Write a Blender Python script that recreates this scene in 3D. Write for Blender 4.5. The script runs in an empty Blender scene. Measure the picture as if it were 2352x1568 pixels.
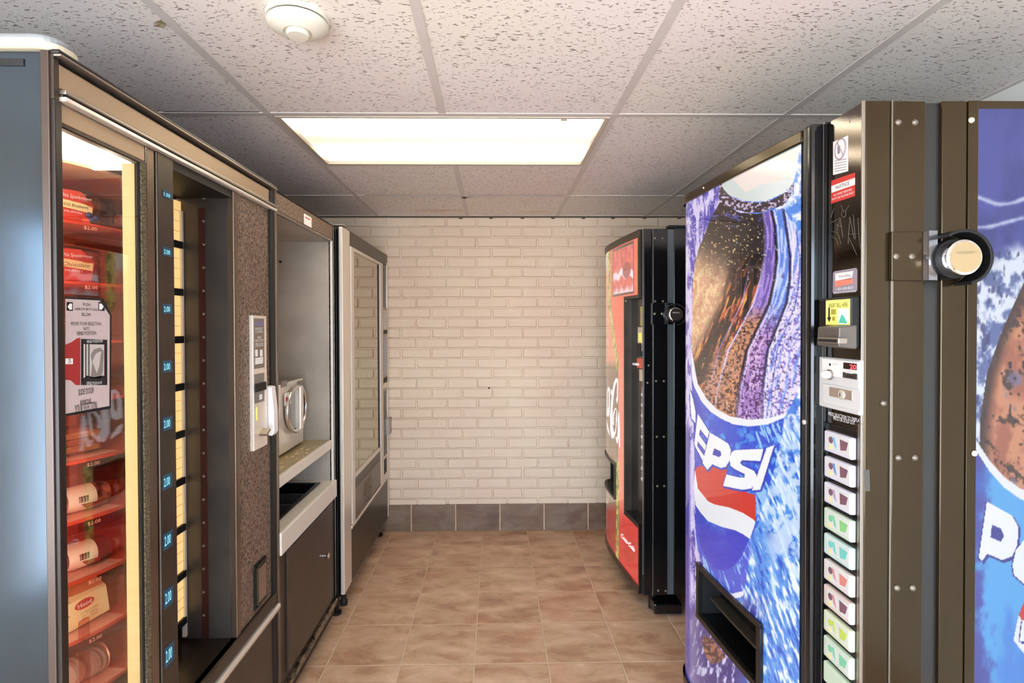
import bpy, math, random
import numpy as np
from mathutils import Vector, Matrix
random.seed(7)
C = bpy.context.scene.collection
# ------------------------------------------------------------------ camera model
F = 1259.8; SX = -18.2; SY = -22.2; YAW = .01737; PIT = .01235; ROL = -.00307; HC = 1.404
def rot(x, y, z):
    c, s = math.cos(PIT), math.sin(PIT)
    y, z = y*c + z*s, z*c - y*s
    c, s = math.cos(YAW), math.sin(YAW)
    return x*c + y*s, y*c - x*s, z
def ray(px, py):
    u = px - 1176 - SX; v = py - 784 - SY
    c, s = math.cos(ROL), math.sin(ROL)
    u, v = c*u + s*v, -s*u + c*v
    return rot(u/F, 1, -v/F)
def pX(px, py, X):
    x, y, z = ray(px, py); t = X/x; return y*t, HC + z*t
def pY(px, py, Y):
    x, y, z = ray(px, py); t = Y/y; return x*t, HC + z*t
def pZ(px, py, Z):
    x, y, z = ray(px, py); t = (Z-HC)/z; return x*t, y*t
def proj(X, Y, Z):
    Z = Z - HC
    c, s = math.cos(YAW), math.sin(YAW)
    x = X*c - Y*s; y = X*s + Y*c
    c, s = math.cos(PIT), math.sin(PIT)
    z = Z*c + y*s; y = y*c - Z*s
    u = F*x/y; v = -F*z/y
    c, s = math.cos(ROL), math.sin(ROL)
    return 1176 + SX + c*u - s*v, 784 + SY + s*u + c*v

# ------------------------------------------------------------------ materials
def lin(c):
    return tuple((x/255/12.92 if x/255 <= .04045 else ((x/255+.055)/1.055)**2.4) for x in c[:3])
def L4(c): return lin(c) + (1,)
_m = {}
def mat(name, col=(128,128,128), rough=.5, metal=0, spec=.5, emit=None, es=1, coat=0, coatr=.03, noise=None, bump=None, alpha=None, aniso=0):
    if name in _m: return _m[name]
    m = bpy.data.materials.new(name); m.use_nodes = True; _m[name] = m
    nt = m.node_tree; b = nt.nodes['Principled BSDF']
    b.inputs['Base Color'].default_value = L4(col)
    b.inputs['Roughness'].default_value = rough
    b.inputs['Metallic'].default_value = metal
    b.inputs['Specular IOR Level'].default_value = spec
    b.inputs['Coat Weight'].default_value = coat
    b.inputs['Coat Roughness'].default_value = coatr
    if emit is not None:
        b.inputs['Emission Color'].default_value = L4(emit); b.inputs['Emission Strength'].default_value = es
    if alpha is not None: b.inputs['Alpha'].default_value = alpha
    tc = None
    if noise or bump:
        tc = nt.nodes.new('ShaderNodeTexCoord')
    if noise:   # (scale, other colour, contrast, stretch xyz)
        sc, c2, lo, hi, st = noise
        mp = nt.nodes.new('ShaderNodeMapping'); mp.inputs['Scale'].default_value = st
        nt.links.new(tc.outputs['Object'], mp.inputs['Vector'])
        n = nt.nodes.new('ShaderNodeTexNoise'); n.inputs['Scale'].default_value = sc; n.inputs['Detail'].default_value = 6
        nt.links.new(mp.outputs[0], n.inputs['Vector'])
        r = nt.nodes.new('ShaderNodeMapRange'); r.inputs['From Min'].default_value = lo; r.inputs['From Max'].default_value = hi
        nt.links.new(n.outputs['Fac'], r.inputs['Value'])
        mx = nt.nodes.new('ShaderNodeMix'); mx.data_type = 'RGBA'
        mx.inputs['A'].default_value = L4(col); mx.inputs['B'].default_value = L4(c2)
        nt.links.new(r.outputs[0], mx.inputs['Factor']); nt.links.new(mx.outputs['Result'], b.inputs['Base Color'])
    if bump:    # (scale, strength, distance, stretch)
        sc, stg, dist, st = bump
        mp = nt.nodes.new('ShaderNodeMapping'); mp.inputs['Scale'].default_value = st
        nt.links.new(tc.outputs['Object'], mp.inputs['Vector'])
        n = nt.nodes.new('ShaderNodeTexNoise'); n.inputs['Scale'].default_value = sc; n.inputs['Detail'].default_value = 3
        nt.links.new(mp.outputs[0], n.inputs['Vector'])
        bp = nt.nodes.new('ShaderNodeBump'); bp.inputs['Strength'].default_value = stg; bp.inputs['Distance'].default_value = dist
        nt.links.new(n.outputs['Fac'], bp.inputs['Height']); nt.links.new(bp.outputs[0], b.inputs['Normal'])
        if coat: nt.links.new(bp.outputs[0], b.inputs['Coat Normal'])
    return m
U1 = (1,1,1)
BLACK = mat('black_enamel', (14,14,16), .16, 0, .6, bump=(7,.06,.02,U1))
BLACKM = mat('black_matte', (16,16,17), .5, 0, .4)
PANELB = mat('black_gloss_panel', (84,74,66), .05, 1, 1, coat=1, coatr=.02, bump=(500,.05,.001,U1))
DARKSTEEL = mat('dark_painted_steel', (68,55,36), .17, .7, .6, noise=(2.5,(58,46,30),.35,.7,(1,1,.35)), bump=(3,.10,.03,U1))
DARKSTEEL2 = mat('dark_recessed_steel', (66,66,66), .34, .75, .5)
NAVYSIDE = mat('blue_black_side_metal', (74,86,96), .17, .75, .5, noise=(6,(62,68,74),.3,.75,(1,1,.3)), bump=(40,.03,.002,U1))
TAUPE = mat('taupe_satin_metal', (128,110,94), .33, .8, .5, noise=(5,(112,96,82),.35,.7,(1,1,1)))
TAUPED = mat('dark_taupe_metal', (84,74,64), .38, .7, .5, noise=(8,(66,58,50),.35,.7,(1,1,1)))
SPECK = mat('speckled_brown_panel', (142,120,102), .55, .15, .4, noise=(220,(70,56,46),.42,.6,(1,1,.6)), bump=(260,.35,.002,U1))
BROWNP = mat('dark_brown_laminate', (66,55,46), .35, .2, .5, noise=(14,(52,43,36),.35,.7,(1,1,1)))
GUNMETAL = mat('gunmetal_sheet', (92,86,80), .4, .6, .5, noise=(9,(76,72,70),.35,.7,(1,1,1)))
SILVER = mat('brushed_aluminium', (232,222,210), .26, .5, .5)
TAUPEH = mat('header_taupe', (176,152,126), .45, .55, .5)
BRONZE = mat('dark_bronze_trim', (46,38,34), .3, .3, .5)
TRIMT = mat('corner_taupe', (92,80,74), .3, .7, .5)
BOLTM = mat('dull_bolt_metal', (132,124,112), .42, .7, .5)
SILVERD = mat('dull_aluminium', (160,150,140), .35, .85, .5)
CREAMM = mat('cream_painted_metal', (222,214,202), .4, .1, .5)
CHROME = mat('chrome', (225,222,218), .08, 1, .5)
GREYWALL = mat('grey_painted_liner', (176,166,154), .5, .1, .4, noise=(7,(160,150,138),.35,.7,U1))
WHITEP = mat('white_plastic', (232,228,226), .4, 0, .5)
GREYP = mat('light_grey_plastic', (206,204,202), .4, 0, .5)
INK = mat('black_ink', (18,18,20), .6)
WHITEINK = mat('white_ink', (235,235,235), .6)
REDINK = mat('red_ink', (200,52,44), .6)
YELLOWP = mat('yellow_label', (238,232,120), .5, emit=(238,232,120), es=.25)
RUBBER = mat('black_rubber', (18,18,18), .8)
DETECT = mat('ivory_plastic', (226,222,206), .45)
CREAMLAMP = mat('lit_cream_diffuser', (150,138,96), .5, emit=(250,232,165), es=.62)
WHITELAMP = mat('lit_white_diffuser', (240,240,230), .5, emit=(255,238,228), es=4.0)
REDPL = mat('red_shelf_plastic', (246,166,144), .35, 0, .5, noise=(6,(248,186,164),.3,.7,U1))
REDBACK = mat('red_brown_liner', (246,184,162), .5, 0, .4, noise=(5,(248,204,180),.3,.7,U1))
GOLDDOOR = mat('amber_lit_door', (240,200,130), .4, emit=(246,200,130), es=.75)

def glassmat(name, tint=(255,255,255), refl=1.0, ior=1.5, rough=.01):
    m = bpy.data.materials.new(name); m.use_nodes = True; nt = m.node_tree
    nt.nodes.remove(nt.nodes['Principled BSDF']); out = nt.nodes['Material Output']
    t = nt.nodes.new('ShaderNodeBsdfTransparent'); t.inputs[0].default_value = L4(tint)
    g = nt.nodes.new('ShaderNodeBsdfGlossy'); g.inputs['Roughness'].default_value = rough
    # Schlick reflectance on |cos|, so front and back faces behave alike
    ge = nt.nodes.new('ShaderNodeNewGeometry'); dt = nt.nodes.new('ShaderNodeVectorMath'); dt.operation = 'DOT_PRODUCT'
    nt.links.new(ge.outputs['Normal'], dt.inputs[0]); nt.links.new(ge.outputs['Incoming'], dt.inputs[1])
    ab = nt.nodes.new('ShaderNodeMath'); ab.operation = 'ABSOLUTE'; nt.links.new(dt.outputs['Value'], ab.inputs[0])
    om = nt.nodes.new('ShaderNodeMath'); om.operation = 'SUBTRACT'; om.inputs[0].default_value = 1; nt.links.new(ab.outputs[0], om.inputs[1])
    pw = nt.nodes.new('ShaderNodeMath'); pw.operation = 'POWER'; pw.inputs[1].default_value = 5; nt.links.new(om.outputs[0], pw.inputs[0])
    f0 = ((ior-1)/(ior+1))**2
    f = nt.nodes.new('ShaderNodeMath'); f.operation = 'MULTIPLY_ADD'; f.inputs[1].default_value = 1-f0; f.inputs[2].default_value = f0; nt.links.new(pw.outputs[0], f.inputs[0])
    k = nt.nodes.new('ShaderNodeMath'); k.operation = 'MULTIPLY'; k.inputs[1].default_value = refl; k.use_clamp = True
    mx = nt.nodes.new('ShaderNodeMixShader')
    nt.links.new(f.outputs[0], k.inputs[0]); nt.links.new(k.outputs[0], mx.inputs[0])
    nt.links.new(t.outputs[0], mx.inputs[1]); nt.links.new(g.outputs[0], mx.inputs[2]); nt.links.new(mx.outputs[0], out.inputs[0])
    return m
GLASS = glassmat('clear_glass', (252,250,250), 2.0, 1.6)
CLEARPL = glassmat('clear_plastic', (255,214,204), 1.5, 1.6, .12)
WRAP = glassmat('clear_wrapper', (240,220,205), 2.2, 1.5, .15)
MIRRORG = mat('mirrored_glass', (176,172,154), .015, 1, .5)

def colmat(name, rough, emit, base=1.0, coat=.6, coatr=.03, coatbump=None):
    m = bpy.data.materials.new(name); m.use_nodes = True; nt = m.node_tree; b = nt.nodes['Principled BSDF']
    a = nt.nodes.new('ShaderNodeAttribute'); a.attribute_name = 'Col'
    h = nt.nodes.new('ShaderNodeVectorMath'); h.operation = 'SCALE'; h.inputs['Scale'].default_value = base
    nt.links.new(a.outputs['Color'], h.inputs[0])
    nt.links.new(h.outputs[0], b.inputs['Base Color']); nt.links.new(a.outputs['Color'], b.inputs['Emission Color'])
    b.inputs['Emission Strength'].default_value = emit; b.inputs['Roughness'].default_value = rough
    b.inputs['Coat Weight'].default_value = coat; b.inputs['Coat Roughness'].default_value = coatr
    return m

# ------------------------------------------------------------------ mesh helpers
class MB:
    def __init__(s): s.v = []; s.f = []; s.smooth = False
    def add(s, vs, fs):
        n = len(s.v); s.v += [tuple(p) for p in vs]; s.f += [tuple(i+n for i in f) for f in fs]; return s
    def box(s, x0, x1, y0, y1, z0, z1):
        x0, x1 = sorted((x0,x1)); y0, y1 = sorted((y0,y1)); z0, z1 = sorted((z0,z1))
        return s.add([(x0,y0,z0),(x1,y0,z0),(x1,y1,z0),(x0,y1,z0),(x0,y0,z1),(x1,y0,z1),(x1,y1,z1),(x0,y1,z1)],
              [(0,3,2,1),(4,5,6,7),(0,1,5,4),(1,2,6,5),(2,3,7,6),(3,0,4,7)])
    def prism(s, pts, a, b, axis):   # pts 2d polygon, extruded along axis between a and b
        def mk(p, t):
            return {'x': (t,p[0],p[1]), 'y': (p[0],t,p[1]), 'z': (p[0],p[1],t)}[axis]
        n = len(pts)
        vs = [mk(p,a) for p in pts] + [mk(p,b) for p in pts]
        fs = [tuple(range(n))[::-1], tuple(range(n,2*n))] + [(i,(i+1)%n,n+(i+1)%n,n+i) for i in range(n)]
        return s.add(vs, fs)
    def cyl(s, c, d, r, h, n=24, r2=None):
        d = Vector(d).normalized(); u = d.orthogonal().normalized(); w = d.cross(u); c = Vector(c); r2 = r if r2 is None else r2
        vs = [c + (u*math.cos(2*math.pi*i/n) + w*math.sin(2*math.pi*i/n))*r for i in range(n)]
        vs += [c + d*h + (u*math.cos(2*math.pi*i/n) + w*math.sin(2*math.pi*i/n))*r2 for i in range(n)]
        return s.add(vs, [tuple(range(n))[::-1], tuple(range(n,2*n))] + [(i,(i+1)%n,n+(i+1)%n,n+i) for i in range(n)])
    def lathe(s, c, d, prof, n=32):
        d = Vector(d).normalized(); u = d.orthogonal().normalized(); w = d.cross(u); c = Vector(c)
        vs = []; k = len(prof)
        for (r, h) in prof:
            for i in range(n):
                a = 2*math.pi*i/n; vs.append(c + d*h + (u*math.cos(a) + w*math.sin(a))*max(r,1e-5))
        fs = [(j*n+i, j*n+(i+1)%n, (j+1)*n+(i+1)%n, (j+1)*n+i) for j in range(k-1) for i in range(n)]
        fs += [tuple(range(n))[::-1], tuple((k-1)*n+i for i in range(n))]
        return s.add(vs, fs)
    def tube(s, pts, r, n=8, closed=False):
        pts = [Vector(p) for p in pts]; m = len(pts); rings = []
        ref = None
        for i, p in enumerate(pts):
            a = pts[(i-1) % m] if (closed or i > 0) else p; b = pts[(i+1) % m] if (closed or i < m-1) else p
            t = (b-a).normalized()
            if ref is None: ref = t.orthogonal().normalized()
            ref = (ref - t*ref.dot(t)).normalized(); w = t.cross(ref)
            rings.append([p + (ref*math.cos(2*math.pi*k/n) + w*math.sin(2*math.pi*k/n))*r for k in range(n)])
        vs = [q for g in rings for q in g]; fs = []
        for j in range(m if closed else m-1):
            for k in range(n):
                j2 = (j+1) % m; fs.append((j*n+k, j*n+(k+1)%n, j2*n+(k+1)%n, j2*n+k))
        if not closed: fs += [tuple(range(n))[::-1], tuple((m-1)*n+k for k in range(n))]
        return s.add(vs, fs)
    def build(s, name, m, parent=None, bevel=0, smooth=False, seg=2, label=None):
        me = bpy.data.meshes.new(name); me.from_pydata(s.v, [], s.f); me.update()
        import bmesh
        bm = bmesh.new(); bm.from_mesh(me); bmesh.ops.recalc_face_normals(bm, faces=bm.faces); bm.to_mesh(me); bm.free()
        me.materials.append(m)
        o = bpy.data.objects.new(name, me); C.objects.link(o)
        if parent is not None:
            o.parent = parent; o.matrix_parent_inverse = world(parent).inverted()
        if bevel:
            b = o.modifiers.new('bevel', 'BEVEL'); b.width = bevel; b.segments = seg; b.limit_method = 'ANGLE'; b.angle_limit = math.radians(40)
        if smooth:
            for p in me.polygons: p.use_smooth = True
            if hasattr(me, 'set_sharp_from_angle'): me.set_sharp_from_angle(angle=math.radians(40))
        if label: o['label'] = label
        return o
def world(o):
    m = Matrix.Translation(o.location) @ o.rotation_euler.to_matrix().to_4x4() if o.type == 'EMPTY' else Matrix()
    return m
def thing(name, label, cat, loc, group=None):
    o = bpy.data.objects.new(name, None); o.empty_display_size = .1; C.objects.link(o); o.location = loc
    o['label'] = label; o['category'] = cat
    if group: o['group'] = group
    return o
def tag(o, label, cat, group=None, kind=None):
    o['label'] = label; o['category'] = cat
    if group: o['group'] = group
    if kind: o['kind'] = kind
    return o
def struct(o): o['kind'] = 'structure'; return o
def box(name, m, parent, x0, x1, y0, y1, z0, z1, bevel=0, label=None):
    return MB().box(x0,x1,y0,y1,z0,z1).build(name, m, parent, bevel, label=label)

# text fitted into a quad: o = bottom-left corner, r = right edge vector, u = up edge vector
_tc = {}
def text(body, o, r, u, m, parent, name='lettering', depth=.0006, shear=0, bold=0):
    key = (body, shear, bold)
    if key not in _tc:
        cu = bpy.data.curves.new('t', 'FONT'); cu.body = body; cu.align_x = 'CENTER'; cu.resolution_u = 2; cu.shear = shear; cu.offset = bold
        cu.space_line = .85
        ob = bpy.data.objects.new('t', cu); C.objects.link(ob)
        dg = bpy.context.evaluated_depsgraph_get(); me = bpy.data.meshes.new_from_object(ob.evaluated_get(dg))
        vs = [tuple(v.co) for v in me.vertices]; fs = [tuple(p.vertices) for p in me.polygons]
        bpy.data.objects.remove(ob); bpy.data.curves.remove(cu); bpy.data.meshes.remove(me)
        _tc[key] = (vs, fs)
    vs, fs = _tc[key]
    x0 = min(v[0] for v in vs); x1 = max(v[0] for v in vs); y0 = min(v[1] for v in vs); y1 = max(v[1] for v in vs)
    o, r, u = Vector(o), Vector(r), Vector(u); n = r.cross(u).normalized()
    P = [o + r*((v[0]-x0)/(x1-x0)) + u*((v[1]-y0)/(y1-y0)) + n*depth for v in vs]
    me = bpy.data.meshes.new(name); me.from_pydata([tuple(p) for p in P], [], fs); me.materials.append(m)
    ob = bpy.data.objects.new(name, me); C.objects.link(ob)
    if parent is not None:
        top = parent
        ob.parent = parent; ob.matrix_parent_inverse = world(parent).inverted()
    return ob
# flat polygon on a plane with a hair of thickness
def plate(pts, n, t, name, m, parent):
    n = Vector(n).normalized()*t; k = len(pts)
    vs = [Vector(p) for p in pts] + [Vector(p)+n for p in pts]
    b = MB(); b.add(vs, [tuple(range(k)), tuple(range(2*k-1,k-1,-1))] + [(i,(i+1)%k,k+(i+1)%k,k+i) for i in range(k)])
    return b.build(name, m, parent)

# ------------------------------------------------------------------ numpy noise + polygons for printed artwork
def vnoise(x, y, seed=0):
    xi = np.floor(x).astype(np.int64); yi = np.floor(y).astype(np.int64); xf = x-xi; yf = y-yi
    def h(a, b):
        n = (a*374761393 + b*668265263 + seed*1442695041) & 0xffffffff
        n = ((n ^ (n >> 13))*1274126177) & 0xffffffff
        return ((n ^ (n >> 16)) & 0xffff)/65535.0
    u = xf*xf*(3-2*xf); v = yf*yf*(3-2*yf)
    return (h(xi,yi)*(1-u)+h(xi+1,yi)*u)*(1-v) + (h(xi,yi+1)*(1-u)+h(xi+1,yi+1)*u)*v
def fbm(x, y, seed=0, o=4):
    s = 0; a = .5; t = 0
    for k in range(o):
        s = s + a*vnoise(x*2**k + 17*k, y*2**k + 5*k, seed+k); t += a; a *= .55
    return s/t
def inpoly(x, y, poly):
    r = np.zeros(x.shape, bool); n = len(poly); j = n-1
    for i in range(n):
        xi, yi = poly[i]; xj, yj = poly[j]
        if yi != yj:
            r ^= ((yi > y) != (yj > y)) & (x < (xj-xi)*(y-yi)/(yj-yi) + xi)
        j = i
    return r
def sm(a, b, x):
    t = np.clip((x-a)/(b-a), 0, 1); return t*t*(3-2*t)
def mixc(A, c, w):
    return A*(1-w[..., None]) + np.array(c, float)[None, :]*w[..., None] if np.ndim(c) <= 1 else A*(1-w[..., None]) + c*w[..., None]
def disc(name, P, col, keep, nx, ny, m, parent):   # grid mesh with colours
    idx = np.arange(nx*ny).reshape(ny, nx)
    q = np.stack([idx[:-1,:-1], idx[:-1,1:], idx[1:,1:], idx[1:,:-1]], -1).reshape(-1, 4)
    if keep is not None: q = q[keep.reshape(ny, nx)[:-1,:-1].reshape(-1)]
    me = bpy.data.meshes.new(name)
    me.vertices.add(len(P)); me.vertices.foreach_set('co', P.astype(np.float32).reshape(-1))
    me.loops.add(len(q)*4); me.loops.foreach_set('vertex_index', q.astype(np.int32).reshape(-1))
    me.polygons.add(len(q)); me.polygons.foreach_set('loop_start', np.arange(0, len(q)*4, 4, dtype=np.int32))
    me.update(calc_edges=True)
    me.polygons.foreach_set('use_smooth', np.ones(len(q), bool))
    ca = me.color_attributes.new('Col', 'FLOAT_COLOR', 'POINT')
    c = np.clip(col/255, 0, 1); c = np.where(c <= .04045, c/12.92, ((c+.055)/1.055)**2.4)
    ca.data.foreach_set('color', np.concatenate([c, np.ones((len(c),1))], 1).astype(np.float32).reshape(-1))
    me.materials.append(m); me.validate()
    o = bpy.data.objects.new(name, me); C.objects.link(o)
    o.parent = parent; o.matrix_parent_inverse = world(parent).inverted()
    return o

# ------------------------------------------------------------------ room
YB = 3.746; XL = -1.85; XR = 1.62; YF = -1.9; CH = 2.148; FT = .3048
def tile_material(name, kind):
    m = bpy.data.materials.new(name); m.use_nodes = True; nt = m.node_tree; N = nt.nodes; Lk = nt.links; b = N['Principled BSDF']
    g = N.new('ShaderNodeNewGeometry'); sep = N.new('ShaderNodeSeparateXYZ'); Lk.new(g.outputs['Position'], sep.inputs[0])
    def math_(op, a, bb=None, c=None):
        n = N.new('ShaderNodeMath'); n.operation = op
        for i, v in enumerate((a, bb, c)):
            if v is None: continue
            if isinstance(v, (int, float)): n.inputs[i].default_value = v
            else: Lk.new(v, n.inputs[i])
        return n.outputs[0]
    if kind == 'floor':
        a = math_('DIVIDE', math_('ADD', sep.outputs['X'], .698+10*FT), FT); c = math_('DIVIDE', math_('ADD', math_('MULTIPLY', sep.outputs['Y'], -1), YB-.27+10*FT), FT)
    else:
        x0 = pY(1047, 1187, YB)[0]
        a = math_('DIVIDE', math_('ADD', sep.outputs['X'], -x0+10*.302), .302); c = math_('ADD', math_('MULTIPLY', sep.outputs['Z'], .1), .5)
    fa, fc = math_('FRACT', a), math_('FRACT', c)
    da = math_('MINIMUM', fa, math_('SUBTRACT', 1, fa)); dc = math_('MINIMUM', fc, math_('SUBTRACT', 1, fc))
    wob = N.new('ShaderNodeTexNoise'); wob.inputs['Scale'].default_value = 14
    Lk.new(g.outputs['Position'], wob.inputs['Vector'])
    d = math_('MINIMUM', da, dc) if kind == 'floor' else da
    d = math_('ADD', d, math_('MULTIPLY', math_('SUBTRACT', wob.outputs['Fac'], .5), .008))
    gr = N.new('ShaderNodeMapRange'); gr.inputs['From Min'].default_value = .007; gr.inputs['From Max'].default_value = .013
    gr.inputs['To Min'].default_value = 1; gr.inputs['To Max'].default_value = 0; Lk.new(d, gr.inputs['Value'])
    cell = N.new('ShaderNodeCombineXYZ'); Lk.new(math_('FLOOR', a), cell.inputs[0]); Lk.new(math_('FLOOR', c), cell.inputs[1])
    wn = N.new('ShaderNodeTexWhiteNoise'); wn.noise_dimensions = '3D'; Lk.new(cell.outputs[0], wn.inputs['Vector'])
    off = N.new('ShaderNodeVectorMath'); off.operation = 'SCALE'; off.inputs['Scale'].default_value = 30; Lk.new(wn.outputs['Color'], off.inputs[0])
    ad = N.new('ShaderNodeVectorMath'); Lk.new(g.outputs['Position'], ad.inputs[0]); Lk.new(off.outputs[0], ad.inputs[1])
    st = N.new('ShaderNodeMapping'); st.inputs['Scale'].default_value = (1, 1.9, 1.9); Lk.new(ad.outputs[0], st.inputs['Vector'])
    n1 = N.new('ShaderNodeTexNoise'); n1.inputs['Scale'].default_value = 5; n1.inputs['Detail'].default_value = 8; n1.inputs['Roughness'].default_value = .62; n1.inputs['Distortion'].default_value = .35
    Lk.new(st.outputs[0], n1.inputs['Vector'])
    cr = N.new('ShaderNodeValToRGB'); e = cr.color_ramp.elements
    dk = .60 if kind != 'floor' else 1
    def cc(c): return L4(tuple(k*dk for k in c))
    e[0].position = .26; e[0].color = cc((150,116,92)); e[1].position = .74; e[1].color = cc((234,204,172))
    for p, c_ in ((.40,(184,142,112)), (.48,(198,162,128)), (.55,(208,172,142)), (.63,(220,186,154))):
        x = e.new(p); x.color = cc(c_)
    Lk.new(n1.outputs['Fac'], cr.inputs[0])
    n2 = N.new('ShaderNodeTexNoise'); n2.inputs['Scale'].default_value = 3.3; n2.inputs['Detail'].default_value = 4; Lk.new(ad.outputs[0], n2.inputs['Vector'])
    r2 = N.new('ShaderNodeMapRange'); r2.inputs['From Min'].default_value = .55; r2.inputs['From Max'].default_value = .75; r2.inputs['To Max'].default_value = .5; Lk.new(n2.outputs['Fac'], r2.inputs['Value'])
    mx = N.new('ShaderNodeMix'); mx.data_type = 'RGBA'; mx.inputs['B'].default_value = cc((188,118,88)); Lk.new(r2.outputs[0], mx.inputs['Factor']); Lk.new(cr.outputs[0], mx.inputs['A'])
    mx2 = N.new('ShaderNodeMix'); mx2.data_type = 'RGBA'; mx2.inputs['B'].default_value = L4((216,188,158)); Lk.new(gr.outputs[0], mx2.inputs['Factor']); Lk.new(mx.outputs['Result'], mx2.inputs['A'])
    Lk.new(mx2.outputs['Result'], b.inputs['Base Color'])
    rr = N.new('ShaderNodeMapRange'); rr.inputs['To Min'].default_value = .42; rr.inputs['To Max'].default_value = .8; Lk.new(gr.outputs[0], rr.inputs['Value']); Lk.new(rr.outputs[0], b.inputs['Roughness'])
    h = math_('SUBTRACT', math_('MULTIPLY', n1.outputs['Fac'], .35), gr.outputs[0])
    bp = N.new('ShaderNodeBump'); bp.inputs['Strength'].default_value = .5; bp.inputs['Distance'].default_value = .003; Lk.new(h, bp.inputs['Height']); Lk.new(bp.outputs[0], b.inputs['Normal'])
    return m
FLOORM = tile_material('brown_stone_floor_tile', 'floor'); BASEM = tile_material('dark_brown_base_tile', 'base')
struct(box('floor', FLOORM, None, XL-.12, XR+.12, YF-.12, YB+.12, -.06, 0))
WALLP = mat('pale_painted_wall', (222,222,216), .7, bump=(60,.08,.002,U1))
WALLB = mat('warm_beige_wall', (214,196,170), .75, bump=(60,.08,.002,U1))
# right wall, near wall and left wall (with an unseen window opening, added to light the room)
struct(box('wall_right', WALLP, None, XR, XR+.12, YF-.12, YB+.12, 0, CH+.05))
w = MB(); w0, w1, wz0, wz1 = -1.8, -.28, .25, 1.88
w.box(XL-.12, XL, YF-.12, w0, 0, CH+.05).box(XL-.12, XL, w1, YB+.12, 0, CH+.05).box(XL-.12, XL, w0, w1, 0, wz0).box(XL-.12, XL, w0, w1, wz1, CH+.05)
struct(w.build('wall_left', WALLB, None))
d0, d1, dz1 = -1.8, .95, 2.08
w = MB(); w.box(XL, d0, YF-.12, YF, 0, CH+.05).box(d1, XR, YF-.12, YF, 0, CH+.05).box(d0, d1, YF-.12, YF, dz1, CH+.05)
struct(w.build('wall_front', WALLB, None))
FRAMEM = mat('dark_bronze_frame', (60,52,46), .4, .5)
f = MB()
for (a, b_) in ((w0, w0+.05), ((w0+w1)/2-.025, (w0+w1)/2+.025), (w1-.05, w1)): f.box(XL-.09, XL-.03, a, b_, wz0, wz1)
f.box(XL-.09, XL-.03, w0, w1, wz0, wz0+.05).box(XL-.09, XL-.03, w0, w1, wz1-.05, wz1)
wf = struct(f.build('added_window_1', FRAMEM, None))  # unseen side window, added for daylight and the blue sheen opposite
box('glass', glassmat('window_glass', (245,250,255), .8, 1.45), wf, XL-.065, XL-.059, w0+.05, w1-.05, wz0+.05, wz1-.05)
f = MB()
for (a, b_) in ((d0, d0+.06), ((d0+d1)/2-.04, (d0+d1)/2+.04), (d1-.06, d1)): f.box(a, b_, YF-.09, YF-.03, 0, dz1)
f.box(d0, d1, YF-.09, YF-.03, dz1-.06, dz1).box(d0, d1, YF-.09, YF-.03, 0, .12)
df = struct(f.build('added_door_1', FRAMEM, None))  # unseen glass door, added to let in more daylight behind the camera
box('glass', bpy.data.materials['window_glass'], df, d0+.06, d1-.06, YF-.065, YF-.059, .12, dz1-.06)

# painted brick wall: every brick a chamfered, slightly uneven block of one wall mesh
BRICK = mat('painted_brick', (228,210,184), .55, 0, .4, noise=(1.6,(222,198,174),.35,.65,U1), bump=(45,.35,.004,(1,1,1.6)))
rb = random.Random(3); wb = MB(); wb.box(XL-.12, XR+.12, YB+.008, YB+.14, 0, CH+.05)
zt = pY(1140, 498.5, YB)[1]; hx = pY(1164.6, 510, YB)[0]; ph = .06856; pl = .2069
row = 0; z = zt
while z > .12:
    z1_, z0_ = z-.0045, z-ph+.0045
    xo = hx - (pl*.5 if row % 2 else 0) - pl*12
    for i in range(24):
        a = xo + i*pl + .005 + rb.uniform(-.002,.002); b_ = a + pl - .010 + rb.uniform(-.002,.002)
        if b_ < XL+.02 or a > XR-.02: continue
        a = max(a, XL+.001); b_ = min(b_, XR-.001)
        t = rb.uniform(-.0015,.002); ch = .004
        j = lambda s=.0022: rb.uniform(-s, s)
        y = YB - .004 - t; tl = j(.002)
        ring0 = [(a,YB+.009,z0_),(b_,YB+.009,z0_),(b_,YB+.009,z1_),(a,YB+.009,z1_)]
        dz = [j(),j(),j(),j()]
        ring1 = [(a+j(),y+.004,z0_+dz[0]),(b_+j(),y+.004,z0_+dz[1]),(b_+j(),y+.004,z1_+dz[2]*.5),(a+j(),y+.004,z1_+dz[3]*.5)]
        c1 = rb.choice((.004,.004,.005,.012))
        ring2 = [(ring1[0][0]+c1,y-.001+tl,ring1[0][2]+ch),(ring1[1][0]-ch,y-.001,ring1[1][2]+ch),(ring1[2][0]-ch,y+.001,ring1[2][2]-ch),(ring1[3][0]+ch,y+.001+tl,ring1[3][2]-ch)]
        ring1[0] = (ring1[0][0], ring1[0][1], ring1[0][2]+ (c1-.004)*.6)
        vs = ring0+ring1+ring2; fs = [(8,9,10,11)]
        for k in range(4):
            k2 = (k+1) % 4; fs += [(k,k2,4+k2,4+k), (4+k,4+k2,8+k2,8+k)]
        wb.add(vs, fs)
    z -= ph; row += 1
wbk = struct(wb.build('wall_back', BRICK, None))
# small plug hole in the brickwork
hx_, hz_ = pY(1123, 891, YB-.01)
MB().cyl((hx_, YB-.012, hz_), (0,1,0), .006, .008, 12).build('plug_hole', INK, wbk)
bz = pY(1150, 1157.5, YB-.012)[1]
struct(box('baseboard_back', BASEM, None, XL, XR, YB-.014, YB+.002, 0, bz, .002))

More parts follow.
